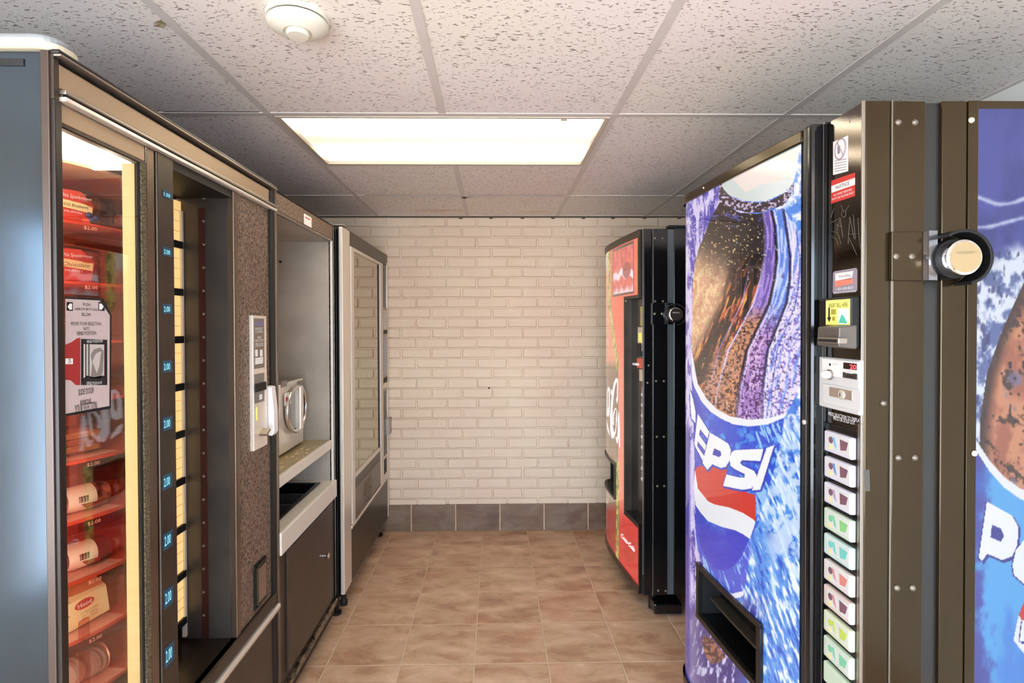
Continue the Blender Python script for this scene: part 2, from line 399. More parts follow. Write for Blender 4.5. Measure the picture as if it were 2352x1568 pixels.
# ceiling: tiles + T-bar grid
def ceil_material():
    m = bpy.data.materials.new('fissured_ceiling_tile'); m.use_nodes = True; nt = m.node_tree; N = nt.nodes; Lk = nt.links; b = N['Principled BSDF']
    g = N.new('ShaderNodeNewGeometry')
    mp = N.new('ShaderNodeMapping'); mp.inputs['Scale'].default_value = (1, 2.4, 1); Lk.new(g.outputs['Position'], mp.inputs[0])
    n = N.new('ShaderNodeTexNoise'); n.inputs['Scale'].default_value = 70; n.inputs['Detail'].default_value = 2; n.inputs['Roughness'].default_value = .45; Lk.new(mp.outputs[0], n.inputs['Vector'])
    r = N.new('ShaderNodeMapRange'); r.inputs['From Min'].default_value = .325; r.inputs['From Max'].default_value = .375; Lk.new(n.outputs['Fac'], r.inputs['Value'])
    v = N.new('ShaderNodeTexVoronoi'); v.inputs['Scale'].default_value = 95; Lk.new(g.outputs['Position'], v.inputs['Vector'])
    r3 = N.new('ShaderNodeMapRange'); r3.inputs['From Min'].default_value = .10; r3.inputs['From Max'].default_value = .17; Lk.new(v.outputs['Distance'], r3.inputs['Value'])
    n5 = N.new('ShaderNodeTexNoise'); n5.inputs['Scale'].default_value = 30; Lk.new(g.outputs['Position'], n5.inputs['Vector'])
    r5 = N.new('ShaderNodeMapRange'); r5.inputs['From Min'].default_value = .48; r5.inputs['From Max'].default_value = .52; Lk.new(n5.outputs['Fac'], r5.inputs['Value'])
    mm = N.new('ShaderNodeMath'); mm.operation = 'MAXIMUM'; Lk.new(r3.outputs[0], mm.inputs[0]); Lk.new(r5.outputs[0], mm.inputs[1])
    mi = N.new('ShaderNodeMath'); mi.operation = 'MINIMUM'; Lk.new(r.outputs[0], mi.inputs[0]); Lk.new(mm.outputs[0], mi.inputs[1])
    n4 = N.new('ShaderNodeTexNoise'); n4.inputs['Scale'].default_value = 1.3; n4.inputs['Detail'].default_value = 3; Lk.new(g.outputs['Position'], n4.inputs['Vector'])
    tint = N.new('ShaderNodeMix'); tint.data_type = 'RGBA'; tint.inputs['A'].default_value = L4((234,224,222)); tint.inputs['B'].default_value = L4((232,226,216))
    r4 = N.new('ShaderNodeMapRange'); r4.inputs['From Min'].default_value = .35; r4.inputs['From Max'].default_value = .65; Lk.new(n4.outputs['Fac'], r4.inputs['Value']); Lk.new(r4.outputs[0], tint.inputs['Factor'])
    mx = N.new('ShaderNodeMix'); mx.data_type = 'RGBA'; mx.inputs['A'].default_value = L4((146,134,128)); Lk.new(mi.outputs[0], mx.inputs['Factor']); Lk.new(tint.outputs['Result'], mx.inputs['B'])
    # two water stains near the back wall
    prev = mx.outputs['Result']
    for (px, py, rad, st) in ((1010,483,.22,(1,5.5,1)), (1235,486,.18,(1,6,1))):
        sx_, sy_ = pZ(px, py, CH)
        vm = N.new('ShaderNodeVectorMath'); vm.operation = 'SUBTRACT'; vm.inputs[1].default_value = (sx_, min(sy_, YB-.05), CH); Lk.new(g.outputs['Position'], vm.inputs[0])
        m2 = N.new('ShaderNodeMapping'); m2.inputs['Scale'].default_value = st; Lk.new(vm.outputs[0], m2.inputs[0])
        ln = N.new('ShaderNodeVectorMath'); ln.operation = 'LENGTH'; Lk.new(m2.outputs[0], ln.inputs[0])
        nn = N.new('ShaderNodeTexNoise'); nn.inputs['Scale'].default_value = 9; Lk.new(g.outputs['Position'], nn.inputs['Vector'])
        a = N.new('ShaderNodeMath'); a.operation = 'MULTIPLY_ADD'; a.inputs[1].default_value = .35; Lk.new(nn.outputs['Fac'], a.inputs[0]); Lk.new(ln.outputs['Value'], a.inputs[2])
        rg = N.new('ShaderNodeMapRange'); rg.inputs['From Min'].default_value = rad+.17; rg.inputs['From Max'].default_value = rad+.02; rg.inputs['To Max'].default_value = .55; Lk.new(a.outputs[0], rg.inputs['Value'])
        q = N.new('ShaderNodeMix'); q.data_type = 'RGBA'; q.inputs['B'].default_value = L4((214,172,134)); Lk.new(rg.outputs[0], q.inputs['Factor']); Lk.new(prev, q.inputs['A']); prev = q.outputs['Result']
    Lk.new(prev, b.inputs['Base Color']); b.inputs['Roughness'].default_value = .85; b.inputs['Specular IOR Level'].default_value = .2
    bp = N.new('ShaderNodeBump'); bp.inputs['Strength'].default_value = .6; bp.inputs['Distance'].default_value = .003; Lk.new(mi.outputs[0], bp.inputs['Height']); Lk.new(bp.outputs[0], b.inputs['Normal'])
    return m
CEILM = ceil_material()
cx0 = -.791; cy0 = 1.947; S2 = .6096; S4 = 1.2192
LX0, LX1, LY0, LY1 = -.772, .412, 1.962, 2.545
# ceiling slab with a cut-out for each light fixture
L2Y0, L2Y1 = -.90, -.317
cb = MB()
for (ya, yb_) in ((YF-.12, L2Y0), (L2Y1, LY0), (LY1, YB+.12)): cb.box(XL-.12, XR+.12, ya, yb_, CH, CH+.06)
for (ya, yb_) in ((L2Y0, L2Y1), (LY0, LY1)): cb.box(XL-.12, LX0, ya, yb_, CH, CH+.06).box(LX1, XR+.12, ya, yb_, CH, CH+.06)
ceil = struct(cb.build('ceiling', CEILM, None))
RAIL = mat('ceiling_grid_rail', (206,198,192), .5, 0, .4)
g = MB(); hw = .0125; zr0 = CH-.0025
def railx(x, ya, yb_): g.box(x-hw, x+hw, ya, yb_, zr0, CH+.001)
def raily(y, xa, xb): g.box(xa, xb, y-hw, y+hw, zr0-.0005, CH+.001)
for i in (-1, 0, 2, 3): railx(cx0+i*S2, YF, YB-.005)
railx(cx0+S2, YF, L2Y0-.01); railx(cx0+S2, L2Y1+.01, cy0); railx(cx0+S2, LY1+.01, YB-.005)
for y in (cy0-2*S4, cy0-S4, cy0, cy0+S4): raily(y, XL, XR)
raily(cy0+S2, cx0, cx0+2*S2)
g.box(XL, XR, YB-.018, YB+.004, CH-.004, CH+.001); g.box(XR-.02, XR, YF, YB, CH-.004, CH+.001)
struct(g.build('trim_1', RAIL, None))
# broken corner of a tile: dark hole with crumbled rim
qx, qy = pZ(372, 50, CH)
plate([(qx-.030,qy+.016,CH-.0015),(qx-.012,qy+.022,CH-.0015),(qx+.004,qy+.008,CH-.0015),(qx+.026,qy-.020,CH-.0015),(qx+.012,qy-.020,CH-.0015),(qx+.004,qy-.012,CH-.0015),(qx-.010,qy-.006,CH-.0015)], (0,0,-1), .001, 'tile_chip', mat('crumbled_tile', (112,96,66), .9, noise=(90,(190,178,150),.4,.6,U1)), ceil)
qx, qy = pZ(1072, 450, CH)
plate([(qx-.03,qy+.02,CH-.0075),(qx-.005,qy+.035,CH-.0075),(qx+.0,qy+.0,CH-.0075),(qx+.04,qy-.006,CH-.0075),(qx-.02,qy-.006,CH-.0075)], (0,0,-1), .001, 'tile_gap', INK, ceil)
# dark tile-edge gaps along the cross rails
for (pa, pb, py) in ((385,600,262), (840,1066,451), (1072,1295,453)):
    xa, ya = pZ(pa, py, CH); xb, _ = pZ(pb, py, CH)
    box('tile_gap', INK, ceil, xa, xb, cy0+(S4 if py > 300 else 0)-hw-.004, cy0+(S4 if py > 300 else 0)-hw-.0005, CH-.0012, CH+.0)
# thin dark joint between ceiling and brick with mortar lumps
jm = MB(); jm.box(XL, XR, YB-.010, YB+.006, CH-.011, CH-.004)
for px in (1058,1128,1200,1270,1340,1408,1480,1560): 
    x, zz = pY(px, 497, YB-.006); jm.box(x-.011, x+.011, YB-.012, YB+.004, CH-.022, CH-.006)
struct(jm.build('trim_2', mat('dark_joint', (96,84,70), .9), None))

# ------------------------------------------------------------------ ceiling lights
def lamp_material():
    m = bpy.data.materials.new('prismatic_diffuser_lit'); m.use_nodes = True; nt = m.node_tree; N = nt.nodes; Lk = nt.links; b = N['Principled BSDF']
    tc = N.new('ShaderNodeTexCoord'); s = N.new('ShaderNodeSeparateXYZ'); Lk.new(tc.outputs['Generated'], s.inputs[0])
    cr = N.new('ShaderNodeValToRGB'); cr.color_ramp.interpolation = 'B_SPLINE'; e = cr.color_ramp.elements
    e[0].position = 0; e[0].color = (.5,.46,.34,1); e[1].position = 1; e[1].color = (.10,.09,.06,1)
    for p, c in ((.08,(1,.93,.76,1)), (.20,(.7,.62,.44,1)), (.34,(.105,.09,.06,1)), (.58,(.09,.076,.047,1)), (.69,(.45,.38,.26,1)), (.78,(1,.92,.72,1)), (.88,(.3,.27,.18,1))):
        x = e.new(p); x.color = c
    Lk.new(s.outputs['Y'], cr.inputs[0])
    # darker towards the tube ends
    mr = N.new('ShaderNodeMath'); mr.operation = 'SUBTRACT'; mr.inputs[1].default_value = .5; Lk.new(s.outputs['X'], mr.inputs[0])
    ab = N.new('ShaderNodeMath'); ab.operation = 'ABSOLUTE'; Lk.new(mr.outputs[0], ab.inputs[0])
    rg = N.new('ShaderNodeMapRange'); rg.inputs['From Min'].default_value = .42; rg.inputs['From Max'].default_value = .5; rg.inputs['To Min'].default_value = 1; rg.inputs['To Max'].default_value = .86; Lk.new(ab.outputs[0], rg.inputs['Value'])
    st = N.new('ShaderNodeMath'); st.operation = 'MULTIPLY'; st.inputs[1].default_value = LAMP; Lk.new(rg.outputs[0], st.inputs[0])
    Lk.new(cr.outputs[0], b.inputs['Emission Color']); Lk.new(st.outputs[0], b.inputs['Emission Strength'])
    b.inputs['Base Color'].default_value = (.8,.78,.7,1); b.inputs['Roughness'].default_value = .4
    return m
LAMP = 9
LAMPM = lamp_material(); LFR = mat('light_frame', (196,184,168), .45, .1)
def ceiling_light(y0, y1, label):
    t = thing('ceiling_light', label, 'ceiling light', ((LX0+LX1)/2, (y0+y1)/2, CH), None)
    f = MB(); w = .014
    f.box(LX0-.004, LX0+w, y0, y1, CH-.006, CH+.05).box(LX1-w, LX1+.004, y0, y1, CH-.006, CH+.05).box(LX0+w, LX1-w, y0, y0+w, CH-.006, CH+.05).box(LX0+w, LX1-w, y1-w, y1, CH-.006, CH+.05)
    f.build('frame', LFR, t, .0015)
    box('housing', LFR, t, LX0, LX1, y0, y1, CH+.05, CH+.12)
    box('diffuser', LAMPM, t, LX0+w, LX1-w, y0+w, y1-w, CH+.008, CH+.012)
    box('latch', SILVERD, t, .24, .262, y0+.004, y0+w, CH-.012, CH-.006, .001)
    return t
ceiling_light(LY0, LY1, 'glowing rectangular fluorescent panel light set into the tiled ceiling')
ceiling_light(L2Y0, L2Y1, 'unseen second ceiling panel, added behind the viewpoint to brighten the room')  # extra panel added out of view to raise the room's brightness

# ------------------------------------------------------------------ smoke detector
dx, dy = pZ(684, 58, CH-.02)
t = thing('smoke_detector', 'round ivory smoke detector on the ceiling left of the panel light', 'smoke detector', (dx, dy, CH))
MB().lathe((dx,dy,CH), (0,0,-1), [(.073,0),(.073,.008),(.071,.010)], 48).build('mounting_base', DETECT, t, smooth=True)
MB().lathe((dx,dy,CH-.010), (0,0,-1), [(.067,0),(.067,.0032)], 48).build('shadow_gap', mat('dark_slot', (50,46,38), .8), t)
MB().lathe((dx,dy,CH-.0132), (0,0,-1), [(.069,0),(.071,.003),(.070,.008),(.064,.014),(.050,.021),(.034,.026),(.033,.022),(.001,.022)], 48).build('cover', DETECT, t, smooth=True)
MB().lathe((dx,dy,CH-.0352), (0,0,-1), [(.027,0),(.0275,.007),(.024,.012),(.001,.013)], 32).build('sensor_cap', DETECT, t, smooth=True)

# ================================================================== LEFT SIDE
R_ = Vector((0,1,0)); UPV = Vector((0,0,1))
def ltext(body, X, pa, pb, m, parent, name='lettering', **k):   # text on a plane X=const facing +X; pa = px top-left, pb = px bottom-right
    y0, z1 = pX(pa[0], pa[1], X); y1, z0 = pX(pb[0], pb[1], X)
    return text(body, (X, y0, z0), (0, y1-y0, 0), (0, 0, z1-z0), m, parent, name, **k)
def lbox(name, m, parent, X, pa, pb, out, inn=0, bevel=0, label=None):
    y0, z1 = pX(pa[0], pa[1], X); y1, z0 = pX(pb[0], pb[1], X)
    return box(name, m, parent, X-inn, X+out, y0, y1, z0, z1, bevel, label)
def LY(X, px, py=784): return pX(px, py, X)[0]

# ------------------------------------------------------------------ M1 refrigerated sandwich carousel
X1 = -.75
N1 = LY(X1,128,400); E1 = LY(X1,633,700); T1 = 1.878
m1 = thing('food_vending_machine', 'dark refrigerated food vending machine with lit carousel window, nearest on the left', 'vending machine', (X1-.5,(N1+E1)/2,0))
XB1 = -1.78
XR1_ = pY(425,1000,LY(X1,540))[0]; yw0, yw1 = LY(X1,150), LY(X1,325); yp = LY(X1,362); yr0, yr1 = LY(X1,402), LY(X1,540)
zs = pX(632,1360,X1)[1]          # sill height
zh0 = pX(126,226,X1)[1]          # underside of bead rail
b = MB(); b.box(XB1, X1-.004, N1, N1+.02, .06, T1-.004).build('side_panel', NAVYSIDE, m1, .004, label='blue-black glossy side panel')
b = MB(); b.box(XB1, X1-.02, E1-.02, E1, .06, T1-.004).box(XB1, XB1+.02, N1+.02, E1-.02, .06, T1-.004).box(XB1+.02, X1-.02, N1+.02, E1-.02, .06, zs-.03).box(XB1+.02, X1-.02, N1+.02, E1-.02, zh0+.035, T1-.004)
b.build('cabinet', BLACKM, m1)
# top cap: rounded tray-like lid slightly proud of the side
def rr(x0, x1, y0, y1, r, n=6):
    pts = []
    for (cx, cy, a0) in ((x1-r, y0+r, -90), (x1-r, y1-r, 0), (x0+r, y1-r, 90), (x0+r, y0+r, 180)):
        for i in range(n+1):
            a = math.radians(a0+90*i/n); pts.append((cx+r*math.cos(a), cy+r*math.sin(a)))
    return pts
MB().prism(rr(XB1+.1, X1+.006, N1-.010, N1+.07, .035), T1-.003, T1+.012, 'z').build('lid', mat('lid_edge', (206,196,170), .45), m1, .004, label='cream-edged lid lip')
MB().prism(rr(XB1+.1, X1+.001, N1-.006, N1+.065, .035), T1+.012, T1+.024, 'z').build('lid', mat('lid_top', (150,156,160), .35, .4), m1, .004)
box('handle_slot', INK, m1, XB1+.5, -.80, N1-.002, N1+.004, T1-.030, T1-.018)
# corner trim
b = MB(); b.box(X1-.021, X1-.007, N1-.004, N1+.002, .06, T1-.004); b.build('corner_trim', TRIMT, m1, .0015, label='taupe metal corner strip')
box('corner_trim', BRONZE, m1, X1-.02, X1-.0, N1-.0005, yw0, .06, zh0, .002)
box('corner_trim', TAUPED, m1, X1-.02, X1-.001, N1-.0005, N1+.012, zh0, T1-.008, .001)
# header
zt1 = pX(128,137,X1)[1]; zt2 = pX(126,196,X1)[1]
box('top_rim', BRONZE, m1, X1-.02, X1+.008, N1, E1, T1-.007, T1, .002)
box('top_rim', SILVERD, m1, X1-.02, X1+.011, N1, E1, T1-.012, T1-.008, .001)
box('header_recess', INK, m1, X1-.03, X1-.014, N1+.012, E1, zt1-.012, T1-.012)
box('header_panel', TAUPEH, m1, X1-.03, X1-.002, N1+.012, E1-.018, zt2, zt1-.002, .003)
for (za, zb, m_) in ((zt2-.010, zt2-.002, SILVERD), (zt2-.014, zt2-.010, TAUPED), (zh0, zt2-.014, SILVER)):
    box('bead_rail', m_, m1, X1-.02, X1+(.010 if m_ is not TAUPED else .004), N1+.012, E1-.002, za, zb, .0018)
box('end_frame', BLACKM, m1, X1-.03, X1+.001, LY(X1,622), E1-.006, .10, T1-.02)
box('end_frame', TAUPE, m1, X1-.03, X1+.006, E1-.008, E1, .06, T1-.01, .001)
# window frame
zw1 = pX(150,297,X1)[1]; zf1 = pX(150,240,X1)[1]
box('window_frame', TAUPEH, m1, X1-.03, X1-.004, yw0, LY(X1,342), zw1+.010, zf1, .002)
b = MB(); b.box(X1-.02, X1-.002, yw0, LY(X1,342), zw1+.002, zw1+.010); b.build('window_frame', TAUPED, m1, .002)
box('header_recess', INK, m1, X1-.03, X1-.012, yw0, LY(X1,362), zf1, zh0)
box('gasket', RUBBER, m1, X1-.011, X1-.004, yw1, LY(X1,334), zs+.0, zw1+.002)
b = MB(); b.box(X1-.013, X1-.001, LY(X1,330), LY(X1,341), zs, zw1+.006); b.build('gasket', mat('ribbed_gasket', (112,98,70), .7, noise=(300,(60,52,40),.45,.55,(1,1,1)), bump=(300,.5,.002,U1)), m1)
box('door_post', TAUPE, m1, X1-.035, X1-.002, LY(X1,343), LY(X1,361), zs, zh0, .002)
box('post_gap', INK, m1, X1-.035, X1-.012, LY(X1,361), LY(X1,364), zs, zh0)
gl = box('window_glass', GLASS, m1, X1-.010, X1-.005, yw0+.001, yw1, zs, zw1+.002)
# lower part
box('sill', TAUPED, m1, X1-.02, X1+.004, yr0, E1-.02, zs-.040, zs, .003)
box('sill', BLACKM, m1, X1-.02, X1+.002, N1+.012, yr0, zs-.03, zs)
box('lower_bead', SILVER, m1, X1-.02, X1+.012, N1+.012, E1-.004, zs-.062, zs-.045, .004, label='bright polished bead')
box('lower_bead', SILVERD, m1, X1-.02, X1+.008, N1+.012, E1-.004, zs-.070, zs-.065, .002)
box('kick_panel', BROWNP, m1, X1-.03, X1-.002, N1+.012, E1-.018, .10, zs-.074, .003)
for yy in (N1+.05, E1-.06):
    for xx in (X1-.08, XB1+.08): MB().cyl((xx,yy,0), (0,0,1), .02, .062, 16).build('leg', BLACKM, m1)
# price display strip
MB().prism([(X1-.034,yr0-.004),(X1-.034,yr0),(XR1_-.004,yr1-.078),(XR1_-.012,yr1-.078)], zs, zh0, 'z').build('recess_light_seal', GUNMETAL, m1)  # hidden partition, slanted out of sight to keep red light from leaking
pp = box('price_panel', TAUPED, m1, X1-.035, X1+.001, LY(X1,364), yr0, zs, zh0, .003, label='brown post with blue price displays')
DISP = mat('blue_display', (20,60,80), .3, emit=(30,92,120), es=.2); DIG = mat('cyan_digits', (150,230,250), .4, emit=(150,235,255), es=.7)
for k, py in enumerate((447,578,709,841,972,1105,1239,1370,1502)):
    sx_ = 373 + (0 if k < 6 else (k-5)*1.5)
    d_ = lbox('price_display', DISP, pp, X1, (sx_, py-12), (sx_+20, py+12), .0025, 0)
    ltext('1.50' if k == 0 else '2.00', X1+.0028, (sx_+3, py-6), (sx_+17, py+7), DIG, d_)
# delivery recess: back with sliding doors, far wall, floor, ceiling
XR1 = pY(425,1000,yr1)[0]
yb0 = LY(X1,385)
box('recess_wall', GUNMETAL, m1, XR1-.02, X1-.001, yr1, yr1+.014, zs-.02, zh0, .001)
# vertical reddish strip with rivets on the far wall
xs0 = pY(461,1000,yr1)[0]; xs1 = pY(476,1000,yr1)[0]
box('rivet_strip', mat('oxblood_strip', (66,34,30), .35, .3), m1, xs0, xs1, yr1-.003, yr1, zs, zh0-.05)
for k in range(19):
    x, z_ = pY(468, 455+53.2*k, yr1-.003)
    if zs < z_ < zh0-.02: MB().lathe((x, yr1-.003, z_), (0,-1,0), [(.0042,0),(.0035,.002),(.001,.003)], 10).build('rivet', BOLTM, m1, smooth=True)
box('glow_cover', WHITELAMP, m1, XR1-.03, X1-.036, yr0-.014, yr0-.008, zh0-.028, zh0+.026)  # added glowing strip that covers the dark end of the recess ceiling
box('recess_ceiling', BLACKM, m1, XR1-.02, X1-.004, yr0-.006, yr1, zh0-.022, zh0)
box('recess_floor', mat('black_ledge', (34,28,24), .3, .1, bump=(60,.2,.002,U1)), m1, XR1-.02, X1-.002, yr0-.02, yr1, zs-.03, zs)
for k in range(9):
    z0_ = 1.404 + (745-505)/1260*1.24 + .02 - .135*k; 
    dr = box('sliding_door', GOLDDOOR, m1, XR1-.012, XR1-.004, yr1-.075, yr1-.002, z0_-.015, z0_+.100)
    box('door_divider', BLACKM, m1, XR1-.012, XR1+.003, yr1-.078, yr1-.004, z0_-.035, z0_-.015)
    for j in range(1, 4): box('grid_line', TAUPED, dr, XR1-.004, XR1-.0032, yr1-.075, yr1-.002, z0_-.015+.029*j-.0007, z0_-.015+.029*j)
box('door_edge', CREAMM, m1, XR1-.008, XR1+.002, yr1-.010, yr1-.001, zs+.01, zh0-.06)
# right-hand textured panel with coin mech
box('control_panel', SPECK, m1, X1-.06, X1-.006, LY(X1,549), LY(X1,624), zs+.0, zh0-.001, .002, label='speckled brown panel carrying the coin unit')
box('panel_edge', TAUPE, m1, X1-.02, X1-.0005, yr1-.0008, LY(X1,549), zs, zh0-.001, .002)
# instruction plate
ip = lbox('instruction_plate', SILVER, m1, X1, (577,724), (610,850), .004, .008, .001)
lbox('plate_panel', mat('taupe_print', (120,108,96), .5), ip, X1+.004, (583,731), (607,843), .0006)
lbox('plate_stripe', mat('violet_print', (120,112,150), .5), ip, X1+.0046, (584,738), (606,748), .0005)
for (s_, a, c_) in (('INSERT\nCOINS', 752, 764), ('MAKE\nSELECTION', 772, 784), ('OPEN DOOR', 788, 795)):
    ltext(s_, X1+.0048, (586,a), (604,c_), WHITEINK, ip)
for a in (586, 597): lbox('plate_icon', WHITEINK, ip, X1+.0046, (a,803), (a+6,818), .0005)
for a in (822, 827, 832): lbox('plate_line', WHITEINK, ip, X1+.0046, (586,a), (604,a+2), .0005)
# coin plate
cp = lbox('coin_plate', SILVER, m1, X1, (578,852), (611,1020), .005, .008, .001)
lbox('coin_window', mat('grey_window', (120,112,104), .4), cp, X1+.005, (584,860), (607,880), .0006)
lbox('coin_window', mat('grey_window', (120,112,104), .4), cp, X1+.005, (584,895), (607,920), .0006)
lbox('coin_slot', INK, cp, X1+.005, (584,882), (609,894), .005, 0, .001)
lbox('yellow_mark', YELLOWP, cp, X1+.005, (588,935), (591,965), .0006)
lbox('display_dots', WHITEINK, cp, X1+.0056, (596,906), (602,916), .0006)
ya_, za_ = pX(600,990,X1)
MB().prism([(ya_-.03,za_-.004),(ya_+.0,za_+.010),(ya_+.012,za_+.004),(ya_-.02,za_-.012)], X1+.004, X1+.028, 'x').build('coin_lever', SILVERD, cp, .002)
ya_, za1 = pX(613,887,X1); yb_, za0 = pX(622,998,X1)
MB().prism([(X1-.006,za1),(X1+.014,za1-.002),(X1+.022,(za0+za1)/2),(X1+.022,za0+.012),(X1+.014,za0),(X1-.006,za0+.006)], ya_, yb_+.008, 'y').build('coin_housing', WHITEP, cp, .003, label='white plastic slide housing beside the coin plate')
# coin return pocket
lbox('coin_return', BLACKM, m1, X1, (586,1300), (612,1372), .001, .03)
yc0, zc1 = pX(588,1302,X1); yc1, zc0 = pX(611,1368,X1)
f = MB(); f.box(X1-.004, X1+.006, yc0, yc0+.006, zc0, zc1).box(X1-.004, X1+.006, yc0, yc1, zc1-.006, zc1).box(X1-.004, X1+.006, yc0, yc1, zc0, zc0+.005)
cr_ = f.build('coin_cup', TAUPED, m1, .001)
box('return_flap', SILVERD, cr_, X1-.003, X1+.003, yc0+.008, yc1-.004, zc0+.006, zc1-.012)
# ---- inside: liner, lamps, carousel
box('liner', REDBACK, m1, XB1+.02, X1-.14, N1+.021, N1+.024, zs, zh0)
box('liner', REDBACK, m1, XB1+.021, XB1+.026, N1+.024, E1-.02, zs, zh0)
box('liner', REDBACK, m1, XB1+.03, XR1-.2, E1-.03, E1-.021, zs, zh0)
box('ceiling_lamp', WHITELAMP, m1, XB1+.05, X1-.03, N1+.03, E1-.42, zh0+.026, zh0+.034)
ylmp = LY(X1,325)+.003
box('tube_lamp', mat('hidden_fill_tube', (255,240,220), .4, emit=(255,226,196), es=24), m1, -.83, -.80, N1+.026, N1+.036, zs+.03, zw1)  # tube added out of sight behind the post to brighten the carousel
box('tube_lamp', CREAMLAMP, m1, -.789, X1-.011, ylmp, ylmp+.02, zs+.002, zw1)
KX, KY, KR = -1.32, 1.42, .42
b = MB(); b.cyl((KX,KY,zs+.01), (0,0,1), .20, zh0-zs-.06, 40); b.build('carousel_core', REDBACK, m1, smooth=True)
shz = [1.404 + (745-505)/1260*1.24 - .135*k for k in range(9)]
shz = [z_ for z_ in shz if z_ > zs]
tn = Vector((.398,.919,0)).normalized(); rd = Vector((.919,-.398,0)).normalized()
for k, z_ in enumerate([1.772]+shz):
    sh = MB().cyl((KX,KY,z_-.006), (0,0,1), KR-.004, .006, 72).build('shelf', REDPL if k else mat('cream_disc', (226,190,150), .5), m1, smooth=True)
    if k:
        rg = MB(); n = 72
        vs = []; 
        for i in range(n):
            a = 2*math.pi*i/n
            for (r_, h_) in ((KR-.003,-.028),(KR,-.028),(KR,.004),(KR-.003,.004)): vs.append((KX+r_*math.cos(a), KY+r_*math.sin(a), z_+h_))
        rg.add(vs, [(i*4+j, ((i+1)%n)*4+j, ((i+1)%n)*4+(j+1)%4, i*4+(j+1)%4) for i in range(n) for j in range(4)])
        rg.build('price_rail', CLEARPL, sh, smooth=True)
        ed = MB(); ed.v = []; 
        pcen = Vector((KX,KY,z_-.012)) + rd*(KR+.001)
        text('$2.00', pcen + tn*.01 + Vector((0,0,-.005)), tn*.028, Vector((0,0,.009)), mat('pink_ink', (250,176,156), .6), sh)
for i in range(8):
    a = math.radians(-23.4 - 30 + i*45); d_ = Vector((math.cos(a), math.sin(a), 0)); w_ = Vector((-d_.y, d_.x, 0))*.0015
    p0 = Vector((KX,KY,0))+d_*.19; p1 = Vector((KX,KY,0))+d_*(KR-.01)
    b = MB(); b.add([p0-w_+UPV*zs, p1-w_+UPV*zs, p1+w_+UPV*zs, p0+w_+UPV*zs, p0-w_+UPV*1.77, p1-w_+UPV*1.77, p1+w_+UPV*1.77, p0+w_+UPV*1.77], [(0,3,2,1),(4,5,6,7),(0,1,5,4),(1,2,6,5),(2,3,7,6),(3,0,4,7)])
    b.build('divider', CLEARPL, m1)
# vertical clear latch strip low in the window
ps = Vector((KX,KY,0)) + rd*(KR+.010) - tn*.005
for (za_, zb_) in ((.70,.745),(.575,.68)):
    b = MB(); b.box(ps.x-.006, ps.x+.006, ps.y-.012, ps.y+.012, za_, zb_); b.build('latch', CLEARPL, m1, .004)

# decal on the window
X1g = X1-.0045
y0_, z1_ = pX(150,683,X1g); y1_, z0_ = pX(254,950,X1g)
zz = lambda px, py: (X1g, ) + pX(px, py, X1g)
bk = plate([zz(149,680), zz(236,685), zz(256,722), zz(254,938), zz(149,956)], (1,0,0), .0004, 'instruction_decal', INK, m1)
dw = plate([(p[0]+.0006, p[1], p[2]) for p in (zz(149,686), zz(228,690), zz(251,724), zz(250,932), zz(149,950))], (1,0,0), .0004, 'decal_face', mat('frosted_film', (190,172,172), .5, emit=(206,188,188), es=.05), bk)
Xt = X1g+.0011
for (s_, x0, x1, y0, y1) in (('PUSH',190,207,695,703),('ARROW BUTTONS',171,224,706,714),('BELOW',187,208,718,726),('MOVE YOUR SELECTION',162,232,739,747),('INTO',191,205,751,758),('VEND POSITION',175,220,761,769),('SLIDE DOOR',179,215,894,902),('REMOVE',184,209,919,926),('YOUR SELECTION',171,222,930,940)):
    ltext(s_, Xt, (x0,y0), (x1,y1), INK, bk)
def lpoly(pts, X, m, parent, name, t=.0003): return plate([(X,)+pX(p[0], p[1], X) for p in pts], (1,0,0), t, name, m, parent)
for (x0, s_) in ((153,1),(226,-1)):
    lpoly([(x0,693),(x0+14,694),(x0+14,714),(x0,713)], Xt, INK, bk, 'arrow_icon')
    cxx = x0+7; lpoly([(cxx-5*s_,704),(cxx,697),(cxx+5*s_,697),(cxx+5*s_,711),(cxx,711)], Xt+.0005, WHITEINK, bk, 'arrow')
lpoly([(149,792),(165,785),(176,777),(184,775),(184,884),(174,884),(162,873),(149,872)], Xt, mat('maroon_print', (160,40,40), .5), bk, 'maroon_picture')
lpoly([(150,823),(167,823),(167,836),(150,836)], Xt+.0005, WHITEINK, bk, 'price_flag'); ltext('.75', Xt+.0009, (155,825), (163,834), INK, bk)
lpoly([(186,778),(246,780),(246,884),(186,884)], Xt, INK, bk, 'picture_frame'); lpoly([(192,790),(239,791),(239,868),(192,868)], Xt+.0005, mat('pale_print', (190,182,176), .6), bk, 'picture_ground')
for x0 in (196,203): lpoly([(x0,790),(x0+2,790),(x0+2,868),(x0,868)], Xt+.0009, INK, bk, 'picture_line')
lpoly([(208,868),(212,835),(208,815),(216,802),(230,798),(238,806),(236,850),(232,868)], Xt+.0009, mat('mid_print', (130,122,118), .6), bk, 'hand_picture')
lpoly([(212,830),(220,812),(232,806),(228,840),(222,856)], Xt+.0013, mat('pale_print', (190,182,176), .6), bk, 'hand_highlight')
lpoly([(188,872),(200,862),(214,866),(240,862),(240,870),(230,876),(190,876)], Xt+.0009, INK, bk, 'hand_shadow')
ltext('VEND POSITION', Xt+.0005, (198,781), (235,786), WHITEINK, bk); ltext('VEND POSITION', Xt+.0005, (198,876), (233,881), WHITEINK, bk)

